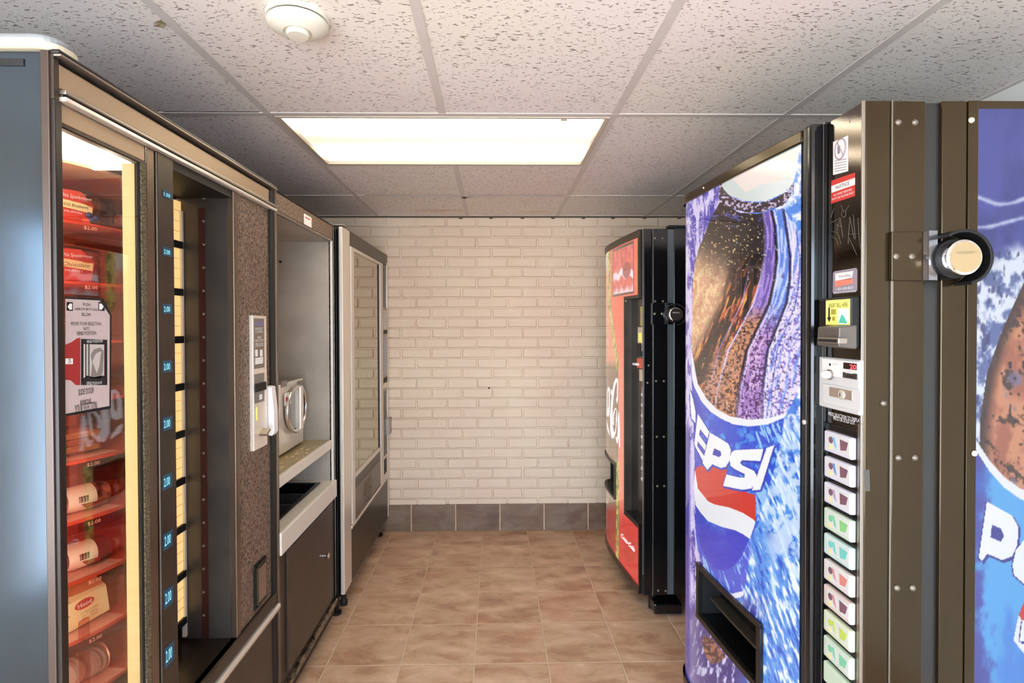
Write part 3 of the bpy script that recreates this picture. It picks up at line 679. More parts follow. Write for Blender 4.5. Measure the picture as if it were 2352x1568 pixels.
# ---- food items on the carousel (each a thing)
def slot(z_, dr=.33, dt=0): return Vector((KX,KY,z_)) + rd*dr + tn*dt
def frame(t, r):  # local->world for items: x along tangent (right), y inward, z up
    pass
def pillow(c, w, d, h, n=18, seed=0):
    r_ = random.Random(seed); vs = []; fs = []
    for side in (1,-1):
        for j in range(n+1):
            for i in range(n+1):
                u = i/n*2-1; v = j/n*2-1
                th = (max(0,1-u**4)*max(0,1-v**4))**.5
                th *= 1+.10*math.sin(7*u+seed)+.08*math.sin(9*v+2*u)
                pp_ = Vector(c) + tn*(u*w/2*(1-.05*v*v)) + UPV*(v*h/2*(1-.06*u*u)) + rd*(side*th*d/2)
                vs.append(pp_)
    for s_ in range(2):
        o_ = s_*(n+1)*(n+1)
        for j in range(n):
            for i in range(n): fs.append((o_+j*(n+1)+i, o_+j*(n+1)+i+1, o_+(j+1)*(n+1)+i+1, o_+(j+1)*(n+1)+i))
    return MB().add(vs, fs)
def ttext(body, c, w, h, m, parent, up=UPV, right=None, name='lettering', **k):
    r_ = (right or tn)
    return text(body, Vector(c)-r_*w/2-up*h/2, r_*w, up*h, m, parent, name, **k)
REDCARD = mat('red_card', (206,70,54), .45); CREAMCARD = mat('cream_card', (236,216,160), .5); MUFF = mat('muffin_crumb', (132,84,58), .8, noise=(60,(84,50,34),.4,.6,U1), bump=(80,.5,.004,U1))
def muffin_pack(z_, label, line, seed, dark):
    c = slot(z_, .33, .045)+UPV*.046
    t = thing('muffin_package', label, 'muffin package', (c.x, c.y, z_), 'wrapped muffins on the carousel')
    q = slot(z_, .325, .066); MB().lathe(q, (0,0,1), [(.028,.002),(.036,.035),(.046,.045),(.044,.060),(.030,.076),(.008,.082)], 24).build('muffin', MUFF, t, smooth=True)
    pillow(c, .165, .085, .088, seed=seed).build('wrapper', WRAP, t, smooth=True)
    f = slot(z_, .374, .022)+UPV*.040
    a = .042; hh = .036
    plate([f-tn*a-UPV*hh, f+tn*(a*.7)-UPV*hh, f+tn*(a*.9)+UPV*hh*.3, f+tn*a*.2+UPV*hh*1.05, f-tn*a+UPV*hh], rd, .001, 'card', REDCARD, t)
    f2 = f+rd*.0016
    bn = plate([f2-tn*.034-UPV*.004, f2+tn*.032-UPV*.010, f2+tn*.034+UPV*.008, f2-tn*.036+UPV*.014], rd, .0008, 'banner', CREAMCARD, t)
    ttext(line, f2+rd*.0010-tn*.003+UPV*.0015, .056, .009, mat('green_ink', (60,80,50), .6), t, shear=.3)
    ttext('Otis Spunkmeyer', f2+tn*.000+UPV*.022, .066, .011, WHITEINK, t, shear=.2)
    ttext('MUFFIN', f2-tn*.008-UPV*.013, .036, .005, WHITEINK, t)
    if not dark:
        for (dx_, dz_) in ((.026,-.014),(.040,-.020),(.032,-.026)):
            MB().lathe(f2+tn*dx_+UPV*dz_-rd*.001, rd, [(.001,-.004),(.007,-.002),(.008,.001),(.005,.004),(.001,.005)], 14).build('blueberry', mat('blueberry_print', (62,72,110), .5), t, smooth=True)
        plate([f2+tn*.010-UPV*.026, f2+tn*.026-UPV*.024, f2+tn*.030-UPV*.034, f2+tn*.014-UPV*.037], rd, .001, 'price_tag', mat('orange_tag', (240,128,96), .6), t)
    return t
muffin_pack(shz[0], 'wrapped wild blueberry muffin with red card on the top carousel shelf', 'Wild Blueberry', 1, False)
muffin_pack(shz[1], 'wrapped chocolate muffin with red card on the second carousel shelf', 'Chocolate', 2, True)
def sandwich(z_, label, col, seed):
    c = slot(z_, .325, .025)+UPV*.034
    t = thing('wrapped_sandwich', label, 'sandwich', (c.x, c.y, z_), 'wrapped sandwiches on the carousel')
    for k, (dz_, m_) in enumerate(((-.020,mat('bread', (214,160,104), .8, noise=(30,(190,130,80),.4,.6,U1))),(-.004,mat(col[0], col[1], .6)),(.012,mat('bread', (214,160,104), .8)))):
        MB().prism([(c.x-tn.x*.055-rd.x*.04, c.y-tn.y*.055-rd.y*.04),(c.x+tn.x*.055-rd.x*.04, c.y+tn.y*.055-rd.y*.04),(c.x+tn.x*.055+rd.x*.035, c.y+tn.y*.055+rd.y*.035),(c.x-tn.x*.055+rd.x*.035, c.y-tn.y*.055+rd.y*.035)], c.z+dz_-.006, c.z+dz_+.009, 'z').build(('bottom_bread','filling','top_bread')[k], m_, t, .004)
    pillow(c, .14, .10, .066, seed=seed).build('wrapper', WRAP, t, smooth=True)
    return t
sandwich(shz[2], 'pale wrapped sandwich behind the instruction decal, third shelf', ('ham', (224,140,120)), 3)
sandwich(shz[3], 'wrapped sandwich behind the lower half of the instruction decal', ('cheese', (236,190,90)), 4)
sandwich(shz[4], 'golden wrapped roll on the shelf just under the instruction decal', ('beef', (170,96,70)), 5)
def bottle(z_, label, capcol, lab, seed):
    ax = (tn + UPV*.0); c = slot(z_, .345, -.045)+UPV*.031
    t = thing('drink_bottle', label, 'bottle', (c.x, c.y, z_), 'bottles lying on the carousel')
    MB().lathe(c, ax, [(.012,0),(.014,.02),(.026,.045),(.029,.06),(.029,.125),(.027,.138),(.020,.142),(.001,.140)], 28).build('body', mat('drink_'+capcol[0], capcol[1], .15, 0, .6, noise=(40,(90,44,38),.4,.6,U1)), t, smooth=True)
    MB().lathe(c+ax*.045, ax, [(.0265,0),(.0298,.015),(.0298,.060)], 28).build('label', mat('bottle_label', (238,218,196), .5), t, smooth=True)
    q = c+ax*.085+rd*.0285+UPV*.010
    for i in range(9): 
        a = q+ax*(.0022*i-.02+(.001 if i%3 else 0)); plate([a, a+ax*.0012, a+ax*.0012-UPV*.014, a-UPV*.014], rd, .002, 'barcode_bar', INK, t)
    MB().cyl(c-ax*.014, ax, .013, .016, 20).build('cap', REDCARD, t)
    q = c+ax*.10+rd*.0292-UPV*.008
    plate([q-ax*.03, q+ax*.012-UPV*.003, q+ax*.006-UPV*.012, q-ax*.02-UPV*.012], rd, .0022, 'label_stripe', mat('wine_red', (140,40,40), .5), t)
    return t
bottle(shz[5], 'drink bottle with cream barcode label lying on its side, mid-lower shelf', ('amber', (196,110,90)), 0, 6)
bottle(shz[6], 'dark-bottomed juice bottle lying on its side, below the barcoded one', ('dark', (110,50,46)), 1, 7)
# milk carton lying down
z_ = shz[7]; c = slot(z_, .33, .022)
t = thing('milk_carton', 'cream half-pint milk carton with red oval badge on a low shelf', 'milk carton', (c.x, c.y, z_))
CART = mat('carton_card', (244,222,168), .5)
def obox(c, a, b_, d_, la, lb, lc): # oriented box centre c
    vs = [c + a*(i*la/2) + b_*(j*lb/2) + d_*(k*lc/2) for k in (-1,1) for (i, j) in ((-1,-1),(1,-1),(1,1),(-1,1))]
    return MB().add(vs, [(0,3,2,1),(4,5,6,7),(0,1,5,4),(1,2,6,5),(2,3,7,6),(3,0,4,7)])
up2 = (UPV*.98+tn*-.12).normalized(); tn2 = (tn*.98+UPV*.12).normalized()
cc_ = c+UPV*.040
obox(cc_+rd*.008, tn2, up2, rd, .125, .066, .066).build('body', CART, t, .002)
e0 = cc_+rd*.008+tn2*.015+up2*.033
vs = [e0-tn2*.03-rd*.033, e0+tn2*.047-rd*.033, e0+tn2*.047+rd*.033, e0-tn2*.03+rd*.033, e0-tn2*.02+up2*.028, e0+tn2*.04+up2*.028]
MB().add(vs, [(0,1,2,3),(0,4,5,1),(1,5,2),(2,5,4,3),(3,4,0)]).build('gable', CART, t, .001)
ff = cc_+rd*.0415
MB().add([ff+tn2*(.010+.021*math.cos(a))+up2*(.016+.011*math.sin(a))+rd*h for h in (0,.001) for a in [i*math.pi/12 for i in range(24)]], [tuple(range(24)), tuple(range(47,23,-1))]+[(i,(i+1)%24,24+(i+1)%24,24+i) for i in range(24)]).build('badge', mat('badge_red', (206,56,44), .5), t)
ttext('Hood', ff+tn2*.010+up2*.016+rd*.0012, .030, .010, WHITEINK, t, up=up2, right=tn2, bold=.02)
for i, (w_, s_) in enumerate(((.040,'2% REDUCED'),(.034,'FAT MILK'),(.036,'HALF PINT'))): ttext(s_, ff+tn2*.018-up2*(.004+.008*i)+rd*.0004, w_, .004, mat('olive_ink', (120,110,60), .6), t, up=up2, right=tn2)
obox(ff-tn2*.040+up2*.004, tn2, up2, rd, .034, .0015, .001).build('print_line', INK, t); obox(ff-tn2*.057-up2*.010, tn2, up2, rd, .0015, .028, .001).build('print_line', INK, t)
# can at the very bottom
if len(shz) > 8: zc_ = shz[8]
else: zc_ = zs+.01
c = slot(zc_, .345, -.045)+UPV*.034
t = thing('food_can', 'pale striped can lying on its side on the lowest visible shelf', 'can', (c.x, c.y, zc_))
MB().lathe(c, tn, [(.030,0),(.033,.004),(.033,.122),(.030,.126)], 32).build('body', mat('can_label', (220,190,176), .35, .2, noise=(4,(170,110,100),.45,.55,(1,40,1))), t, smooth=True)
MB().lathe(c+tn*.124, tn, [(.031,0),(.033,.003),(.029,.004),(.028,.001),(.001,.001)], 32).build('rim', mat('pink_lid', (236,160,140), .3, .3), t, smooth=True)

# ------------------------------------------------------------------ M2 microwave stand
X2 = -.75
N2 = E1+.006; E2 = LY(X2,767); 
m2 = thing('microwave_stand', 'brown cabinet stand with grey microwave niche and counter, between the left machines', 'cabinet', (X2-.4,(N2+E2)/2,0))
T2 = pX(700,482,X2)[1]; zo = pX(700,530,X2)[1]; XN = -1.24
T2 = 1.866; zo = T2-.068
zc1 = pX(700,1168,X2)[1]   # counter top front edge
zc0 = pX(700,1214,X2)[1]
b = MB(); b.box(X2-.6, XN, N2, E2, .10, T2).box(XN, X2-.01, N2, N2+.012, .10, T2).box(XN, X2-.01, E2-.008, E2, .10, T2).box(XN, X2-.01, N2+.012, E2-.008, zo, T2).box(XN, X2-.02, N2+.012, E2-.008, .10, zc0-.1)
b.build('cabinet', BLACK, m2)
box('header', SPECK, m2, X2-.02, X2, N2, E2, zo+.004, T2, .003)
box('header_edge', BLACK, m2, X2-.02, X2+.003, N2, E2, T2, T2+.004)
box('header_trim', SILVERD, m2, X2-.03, X2-.002, N2+.003, E2-.006, zo-.004, zo+.004, .001)
sk = lbox('sticker', WHITEP, m2, X2, (698,490), (715,523), .0012); lbox('sticker_mark', REDINK, sk, X2+.0012, (701,497), (712,506), .0004); ltext('INFO', X2+.0013, (701,509), (712,515), INK, sk)
ls = MB(); ls.box(XN, X2-.012, E2-.011, E2-.008, zc0, zo).box(XN, X2-.02, N2+.012, N2+.015, zc0, zo).box(XN, XN+.003, N2+.015, E2-.011, zc0, zo).box(XN+.003, X2-.02, N2+.015, E2-.011, zo-.006, zo-.003)
ls.build('niche_liner', GREYWALL, m2, label='light grey painted niche lining')
MB().cyl((X2-.24, E2-.012, 1.70), (0,-1,0), .006, .004, 12).build('screw', INK, m2)
box('front_post', TAUPE, m2, X2-.02, X2+.002, N2, N2+.009, .12, zo+.004, .001)
box('front_post', BLACK, m2, X2-.02, X2+.003, E2-.011, E2, .12, T2, .002)
box('post_edge', CREAMM, m2, X2-.012, X2-.0005, E2-.013, E2-.011, zc1, zo)
zsh1 = pX(764,1012,X2)[1]; zsh0 = pX(764,1031,X2)[1]
box('shelf', mat('shelf_laminate', (150,136,110), .35, .1, noise=(9,(176,156,110),.4,.65,U1)), m2, XN+.003, X2-.022, N2+.015, E2-.011, zsh1-.012, zsh1-.0, .001)
box('shelf_edge', CREAMM, m2, X2-.022, X2-.006, N2+.012, E2-.016, zsh0, zsh1+.001, .003)
box('shelf_edge', BROWNP, m2, X2-.030, X2-.008, E2-.016, E2-.012, zsh0, zsh1, .001)
# counter with rim around the tray hole
hx0, hx1, hy0, hy1 = X2-.30, X2-.060, N2+.05, E2-.075
b = MB(); b.box(XN+.003, hx0, N2+.012, E2-.011, zc1-.03, zc1).box(hx1, X2-.004, N2+.012, E2-.011, zc1-.03, zc1).box(hx0, hx1, N2+.012, hy0, zc1-.03, zc1).box(hx0, hx1, hy1, E2-.011, zc1-.03, zc1)
b.build('counter', CREAMM, m2, label='cream white counter slab')
box('counter_edge', CREAMM, m2, X2-.012, X2+.010, N2+.004, E2-.001, zc0, zc1+.002, .005)
lf = box('cupboard_front', BROWNP, m2, X2-.02, X2-.004, N2+.003, E2-.003, .13, zc0, .002)
yd0 = LY(X2,654); yd1 = LY(X2,757)
dr = box('cupboard_door', BROWNP, m2, X2-.006, X2+.006, yd0, yd1, .155, zc0-.008, .003)
yk, zk = pX(747,1276,X2+.01)
MB().lathe((X2+.006,yk,zk), (1,0,0), [(.005,0),(.005,.008),(.011,.012),(.012,.018),(.009,.022),(.001,.023)], 20).build('knob', CHROME, dr, smooth=True)
WORN = mat('worn_kick_metal', (150,136,116), .3, .8, .5, noise=(60,(40,34,28),.42,.62,(1,.5,1)))
box('kick_rail', WORN, m2, X2-.03, X2+.012, N2, E2-.004, .105, .128, .004, label='scuffed metal kick rail')
box('kick_rail', BLACKM, m2, X2-.03, X2-.004, N2, E2-.004, .06, .105)
for yy in (N2+.05, E2-.05):
    for xx in (X2-.08, X2-.52): MB().cyl((xx,yy,0), (0,0,1), .018, .11, 16).build('leg', BLACKM, m2)
# black cutlery tray set in the counter
t = thing('condiment_tray', 'black plastic condiment tray with four wells set in the white counter', 'tray', ((hx0+hx1)/2,(hy0+hy1)/2,zc1-.08))
BPL = mat('black_gloss_plastic', (24,24,25), .2, 0, .6)
b = MB(); e = .014
b.box(hx0-e, hx0+.004, hy0-e, hy1+e, zc1, zc1+.006).box(hx1-.004, hx1+e, hy0-e, hy1+e, zc1, zc1+.006).box(hx0+.004, hx1-.004, hy0-e, hy0+.004, zc1, zc1+.006).box(hx0+.004, hx1-.004, hy1-.004, hy1+e, zc1, zc1+.006)
b.build('rim', BPL, t, .003)
b = MB(); b.box(hx0+.002, hx1-.002, hy0+.002, hy1-.002, zc1-.085, zc1-.08).box(hx0+.002, hx0+.005, hy0+.002, hy1-.002, zc1-.08, zc1+.001).box(hx1-.005, hx1-.002, hy0+.002, hy1-.002, zc1-.08, zc1+.001).box(hx0+.005, hx1-.005, hy0+.002, hy0+.005, zc1-.08, zc1+.001).box(hx0+.005, hx1-.005, hy1-.005, hy1-.002, zc1-.08, zc1+.001)
b.build('well', BPL, t)
for k in (1,2,3):
    y_ = hy0 + (hy1-hy0)*k/4; box('partition', mat('highlit_partition', (60,60,62), .2, 0, .6), t, hx0+.005, hx1-.005, y_-.004, y_+.004, zc1-.08, zc1-.001, .002)  # lighter grey than the tray, standing in for highlights on the ridges
# microwave
XM = -.865
ym0, zmt = pX(644,880,XM); ym1, zmb = pX(695,1005,XM); ym1 = LY(XM,695); zmt = pX(695,868,XM)[1]; zmb = zsh1+.012
ym0 = ym1-.46
ym0 = max(ym0, N2+.02)
t = thing('microwave_oven', 'silver microwave oven with oval chrome door rim inside the grey niche', 'microwave', ((XM-1.2)/2, (ym0+ym1)/2, zsh1))
box('body', SILVERD, t, XN+.02, XM-.012, ym0, ym1, zmb, zmt, .004)
for (xx, yy) in ((XM-.05, ym0+.04), (XM-.05, ym1-.04), (XN+.06, ym0+.04), (XN+.06, ym1-.04)): MB().cyl((xx,yy,zsh1), (0,0,1), .012, .013, 12).build('foot', RUBBER, t)
dy = LY(XM,673)
box('control_panel', SILVER, t, XM-.012, XM, dy+.002, ym1, zmb, zmt, .002)
door = box('door', SILVER, t, XM-.012, XM+.004, ym0, dy, zmb, zmt, .003)
cyy = LY(XM,672); czz = (zmt+zmb)/2+.008
mxl = lambda px, py: (XM,) + pX(px, py, XM)
def oval(cy, cz, ry, rz, X, n=40): return [(X, cy+ry*math.cos(2*math.pi*i/n), cz+rz*math.sin(2*math.pi*i/n)) for i in range(n)]
oc_y = LY(XM,670); ry_ = LY(XM,691)-oc_y
ocz = pX(672,938,XM)[1]; rz_ = pX(672,887,XM)[1]-ocz
MB().tube(oval(oc_y, ocz, ry_, rz_, XM+.020), .008, 10, True).build('door_rim', CHROME, t, smooth=True)
MB().prism([(p[1],p[2]) for p in oval(oc_y, ocz, ry_-.004, rz_-.004, 0)], XM-.002, XM+.010, 'x').build('door_window', mat('dark_mesh_glass', (74,68,60), .32, .1, noise=(200,(118,112,104),.45,.55,U1)), t)
box('handle', SILVER, t, XM+.004, XM+.034, LY(XM,672), LY(XM,679), ocz-rz_*.98, ocz+rz_*1.0, .006)
mk = box('sticker', WHITEP, t, XM+.010, XM+.013, LY(XM,646), LY(XM,660), pX(652,930,XM)[1], pX(652,902,XM)[1]); 
mr_ = box('sticker_mark', REDINK, mk, XM+.013, XM+.0135, LY(XM,648), LY(XM,658), pX(652,922,XM)[1], pX(652,911,XM)[1])
for (a, c_) in ((682,692), (642,656)): box('vent_panel', mat('grey_window', (120,112,104), .4), t, XM-.001, XM+.0052, LY(XM,a), LY(XM,c_), pX(a,891,XM)[1], pX(a,876,XM)[1], .001)
for k in range(5):
    zz_ = ocz+rz_*.6-k*.034; 
    MB().cyl((XM+.010, LY(XM,684), zz_), (1,0,0), .006, .004, 12).build('button', (WHITEP, INK, SILVERD, WHITEP, REDINK)[k], t)
# crumbs on the niche shelf (uncountable)
b = MB(); rc = random.Random(5)
for _ in range(26):
    x = rc.uniform(XM+.02, X2-.03); y = rc.uniform(N2+.05, E2-.07); s = rc.uniform(.0015,.006); b.box(x-s, x+s*rc.uniform(.3,1.5), y-s*rc.uniform(.3,1.6), y+s, zsh1+.0002, zsh1+s*.7)
tag(b.build('crumbs', mat('yellow_crumbs', (206,190,150), .8)), 'yellow food crumbs scattered on the niche shelf before the microwave', 'crumbs', kind='stuff')

# ------------------------------------------------------------------ M3 snack machine with mirror-like glass
X3 = -.725
N3 = LY(X3,786); E3 = 3.722
m3 = thing('snack_vending_machine', 'tall glass-front snack vending machine with silver frame, beside the brick wall', 'vending machine', (X3-.42,(N3+E3)/2,0))
T3 = pX(803,530,X3)[1]; B3 = .105
box('cabinet', BLACK, m3, X3-.86, X3-.012, N3, E3, B3, T3, .004)
L3 = lambda px, py=784: LY(X3, px, py)
box('front_trim', SILVER, m3, X3-.014, X3+.004, N3, L3(803), B3+.01, T3-.004, .003, label='bright silver front edge strip')
box('front_trim', BLACK, m3, X3-.014, X3+.001, L3(803), L3(804), B3, T3)
z0h = pX(806,570,X3)[1]
yR = L3(892)
box('header', BROWNP, m3, X3-.014, X3+.004, L3(804), E3-.012, z0h+.010, T3-.002, .003)
box('end_trim', SILVER, m3, X3-.014, X3+.006, E3-.030, E3, B3+.01, z0h+.03, .002)
zg0 = pX(807,1096,X3)[1]
zfr0 = pX(807,1205,X3)[1]
# window surround
f = MB(); ya_, yb_ = L3(805), L3(878); t_ = .016
f.box(X3-.010, X3+.006, ya_, ya_+.055, zfr0, z0h+.008).box(X3-.010, X3+.006, ya_+.055, yb_, z0h-.010, z0h+.008).box(X3-.010, X3+.006, L3(872), yb_, zfr0, z0h-.010).box(X3-.010, X3+.006, ya_+.055, L3(872), zg0-.020, zg0)
f.build('window_frame', CREAMM, m3, .002)
box('window_glass', MIRRORG, m3, X3-.009, X3-.003, ya_+.055, L3(871), zg0, z0h-.010)
box('frame_gap', INK, m3, X3-.008, X3-.001, L3(869), L3(872), zg0, z0h-.01)
fl = box('delivery_flap', BROWNP, m3, X3-.010, X3+.001, ya_+.055, L3(872), zfr0+.004, zg0-.020, .002)
box('flap_plate', mat('grey_flap', (120,108,96), .4, .3), fl, X3-.004, X3+.004, ya_+.058, L3(871), zfr0+.006, zg0-.075, .002)
ltext('PUSH', X3+.0045, (836,1108), (853,1140), mat('flap_ink', (70,60,52), .5), fl)
zsl = pX(803,1213,X3)[1]
box('lower_trim', SILVER, m3, X3-.010, X3+.008, L3(803), E3-.03, zfr0-.018, zfr0-.002, .003)
box('kick_panel', BROWNP, m3, X3-.012, X3+.002, L3(804), E3-.030, B3+.008, zfr0-.018, .002)
box('kick_edge', SILVERD, m3, X3-.012, X3+.003, L3(804), E3-.03, B3+.002, B3+.008)
box('control_column', BROWNP, m3, X3-.012, X3+.001, yb_, E3-.030, zfr0, z0h+.008, .001)
def m3b(name, m_, p0, p1, out, parent=None): return lbox(name, m_, parent or m3, X3, p0, p1, out, .004, .001)
cpn = m3b('coin_panel', SILVERD, (879,706), (891,893), .005)
for (a, c_, m_) in ((712,756,GREYP),(758,766,INK),(772,860,mat('steel_blue_print', (150,160,172), .3, .4)),(868,876,INK),(880,888,SILVER)):
    lbox('coin_part', m_, cpn, X3+.005, (881,a), (889,c_), .002)
m3b('card_reader', SILVERD, (886,962), (893,992), .022)
cr3 = m3b('coin_return', CREAMM, (880,1050), (890,1090), .005); lbox('coin_opening', INK, cr3, X3+.005, (882,1056), (888,1082), .001)
for (xx, yy) in ((X3-.05, N3+.05), (X3-.05, E3-.06), (X3-.78, N3+.05), (X3-.78, E3-.06)): MB().lathe((xx,yy,0), (0,0,1), [(.024,0),(.024,.012),(.012,.018),(.012,B3)], 20).build('leg', BLACKM, m3)
MB().lathe((X3-.006, N3+.018, .06), (0,0,1), [(.018,0),(.020,.02),(.012,.03),(.012,.047)], 18).build('hinge', BLACKM, m3)
hb = MB(); hb.box(X3-.10, X3+.018, N3-.006, N3+.05, T3, T3+.006); hb.build('hinge', SILVERD, m3, .001)
box('hinge', SILVERD, m3, X3-.060, X3-.046, N3-.006, N3, T3-.05, T3+.004, .002)
box('cabinet_seam', mat('seam_grey', (80,76,72), .3, .6), m3, X3-.030, X3-.027, N3-.002, N3, B3, T3-.01)

# ================================================================== RIGHT SIDE: curved-front drink machines
def spline(pts, n=160):
    P = [pts[0]] + list(pts) + [pts[-1]]; out = []
    m = len(pts)-1
    for k in range(m):
        p0, p1, p2, p3 = P[k], P[k+1], P[k+2], P[k+3]
        for i in range(n//m):
            t = i/(n//m); f_ = lambda a, b_, c_, d_: .5*((2*b_)+(-a+c_)*t+(2*a-5*b_+4*c_-d_)*t*t+(-a+3*b_-3*c_+d_)*t**3)
            out.append((f_(p0[0],p1[0],p2[0],p3[0]), f_(p0[1],p1[1],p2[1],p3[1])))
    out.append(pts[-1]); return out
class Prof:     # plan profile Y,X of a curved door
    def __init__(s, pts):
        s.p = np.array(spline(pts)); d = np.hypot(*np.diff(s.p, axis=0).T); s.u = np.concatenate([[0], np.cumsum(d)]); s.L = s.u[-1]
        g = np.gradient(s.p, axis=0); g /= np.hypot(g[:,0], g[:,1])[:,None]; s.n = np.stack([-g[:,1]*-1, -g[:,0]], 1)   # outward normal (dY, dX)
    def yx(s, u, off=0):
        y = np.interp(u, s.u, s.p[:,0]) + off*np.interp(u, s.u, s.n[:,0]); x = np.interp(u, s.u, s.p[:,1]) + off*np.interp(u, s.u, s.n[:,1])
        return y, x
    def uY(s, Y): return float(np.interp(Y, s.p[:,0], s.u))
    def hit(s, px, py):
        x, y, z = ray(px, py); r = x/y; R = s.p[:,1]/s.p[:,0]
        if r >= R[0]: return 0.0, HC + z/y*s.p[0,0]
        k = np.where((R[:-1] >= r) & (R[1:] < r))[0]
        i = int(k[0]) if len(k) else int(np.argmin(R))
        t = (R[i]-r)/(R[i]-R[i+1]) if len(k) else 0
        Y = s.p[i,0] + t*(s.p[min(i+1,len(s.p)-1),0]-s.p[i,0]); return float(np.interp(Y, s.p[:,0], s.u)), HC + z/y*Y
    def usil(s): return float(s.u[int(np.argmin(s.p[:,1]/s.p[:,0]))])
def band(P, u0, u1, z0, z1, o0, o1, n=40):   # curved slab following the profile
    us = np.linspace(u0, u1, n); b = MB(); vs = []
    for u in us:
        ya, xa = P.yx(u, o0); yb, xb = P.yx(u, o1)
        vs += [(xa,ya,z0),(xb,yb,z0),(xb,yb,z1),(xa,ya,z1)]
    fs = [(i*4+j, i*4+(j+1)%4, (i+1)*4+(j+1)%4, (i+1)*4+j) for i in range(n-1) for j in range(4)] + [(0,1,2,3), tuple((n-1)*4+k for k in (3,2,1,0))]
    return b.add(vs, fs)
def shell(P, u0, u1, z0, z1, off, xb, n=40):   # solid door body behind the surface back to x = xb
    us = np.linspace(u0, u1, n); pts = [(float(P.yx(u, off)[1]), float(P.yx(u, off)[0])) for u in us]
    pts += [(xb, pts[-1][1]), (xb, pts[0][1])]
    return MB().prism(pts, z0, z1, 'z')
def printed(P, u0, u1, z0, z1, du, dz, off, paint, holes, m, parent, name):
    nx = int((u1-u0)/du)+2; ny = int((z1-z0)/dz)+2
    U, Z = np.meshgrid(np.linspace(u0, u1, nx), np.linspace(z0, z1, ny)); U = U.ravel(); Z = Z.ravel()
    Y, X = P.yx(U, off); keep = np.ones(len(U), bool)
    for (a, b_, c_, d_) in holes: keep &= ~((U > a) & (U < b_) & (Z > c_) & (Z < d_))
    col = paint(U, Z)
    return disc(name, np.stack([X, Y, Z], 1), col, keep, nx, ny, m, parent)
def uz2px(P, U, Z):
    us = P.usil()
    Uc = np.minimum(U, us); Y, X = P.yx(Uc); px, py = proj(X, Y, Z)
    return px - np.maximum(U-us, 0)*260, py

# ---- cola-bottle artwork (pixel-like print coordinates)
Z3 = lambda L_: [(1560+x/3.266, 280+y/3.266) for x, y in L_]
Z4 = lambda L_: [(1560+x/3.409, 740+y/3.409) for x, y in L_]
Z5 = lambda L_: [(1560+x/3.844, 1160+y/3.844) for x, y in L_]
CAP = Z3([(330,370),(315,440),(325,480),(345,515),(400,560),(500,592),(600,598),(700,575),(790,530),(850,470),(868,440),(890,330),(912,150),(925,120),(925,-60),(200,-60)])
RING = Z3([(318,440),(305,480),(300,560),(320,620),(400,650),(520,680),(620,680),(700,650),(780,630),(840,560),(860,500),(862,450),(820,520),(700,585),(600,605),(500,600),(400,570),(340,510)])
BODY = Z3([(310,600),(275,660),(240,720),(190,860),(150,950),(122,1060),(106,1200),(100,1568)]) + Z4([(100,150),(108,250),(150,480),(220,600),(300,680),(400,740),(550,765),(700,755),(850,710),(905,600),(950,480),(968,300),(968,100)]) + Z3([(928,1300),(928,900),(905,850),(870,790),(820,700),(790,650),(700,660),(600,690),(450,680)])
RWHITE = Z4([(106,235),(128,400),(150,480),(220,600),(300,680),(400,735),(550,762),(700,752),(850,710),(830,745),(700,798),(550,815),(430,798),(340,758),(250,700),(180,620),(120,500),(100,380)])
LABEL = Z4([(100,420),(120,500),(180,620),(250,700),(340,758),(430,798),(550,815),(700,798),(830,745),(808,900),(735,1200),(680,1400),(605,1560)]) + Z5([(720,130),(630,295),(560,450),(480,540),(400,578),(320,560),(250,480),(200,380),(150,200),(130,0)]) + Z4([(130,1500),(125,1100),(115,700)])
LOWER = Z5([(150,150),(150,250),(170,400),(240,560),(330,680),(420,760),(480,785),(575,770),(600,640),(620,500),(660,400),(640,300),(560,450),(480,540),(400,578),(320,560),(250,480),(200,380)])
LOWW = Z5([(385,745),(420,765),(480,780),(560,762),(578,740),(576,790),(540,815),(470,822),(430,800)])
REDP = Z4([(128,1150),(150,1130),(230,1110),(330,1140),(380,1150),(350,1285),(500,1315),(560,1340),(600,1350),(605,1450),(602,1558),(560,1525),(500,1490),(400,1450),(280,1425),(230,1400),(150,1300)])
WAVE = Z4([(128,1150),(150,1300),(230,1400),(280,1425),(400,1450),(500,1490),(560,1525),(602,1558)]) + Z5([(680,135),(670,180),(630,295),(560,250),(500,220),(380,190),(260,140),(190,60),(150,0)]) + Z4([(140,1500),(120,1300)])
LET = [Z4(q) for q in (
 [(150,715),(240,858),(225,908),(168,835),(160,880),(216,960),(206,1003),(150,930),(146,968),(202,1050),(190,1085),(122,955)],
 [(245,862),(330,912),(390,950),(410,1000),(400,1080),(370,1130),(330,1140),(265,1110),(225,1155),(188,1100)],
 [(440,1000),(665,990),(640,1085),(500,1078),(480,1095),(500,1120),(590,1160),(612,1200),(600,1260),(570,1300),(500,1310),(348,1280),(375,1190),(480,1215),(515,1215),(520,1190),(440,1150),(405,1120),(400,1060),(415,1020)],
 [(690,985),(750,960),(640,1310),(575,1315)],
 [(88,520),(112,600),(132,700),(132,790),(100,750),(92,650)])]
LHOLE = Z4([(280,985),(330,1010),(335,1040),(315,1055),(265,1035)])
def shiftp(p, dx, dy): return [(x+dx, y+dy) for x, y in p]
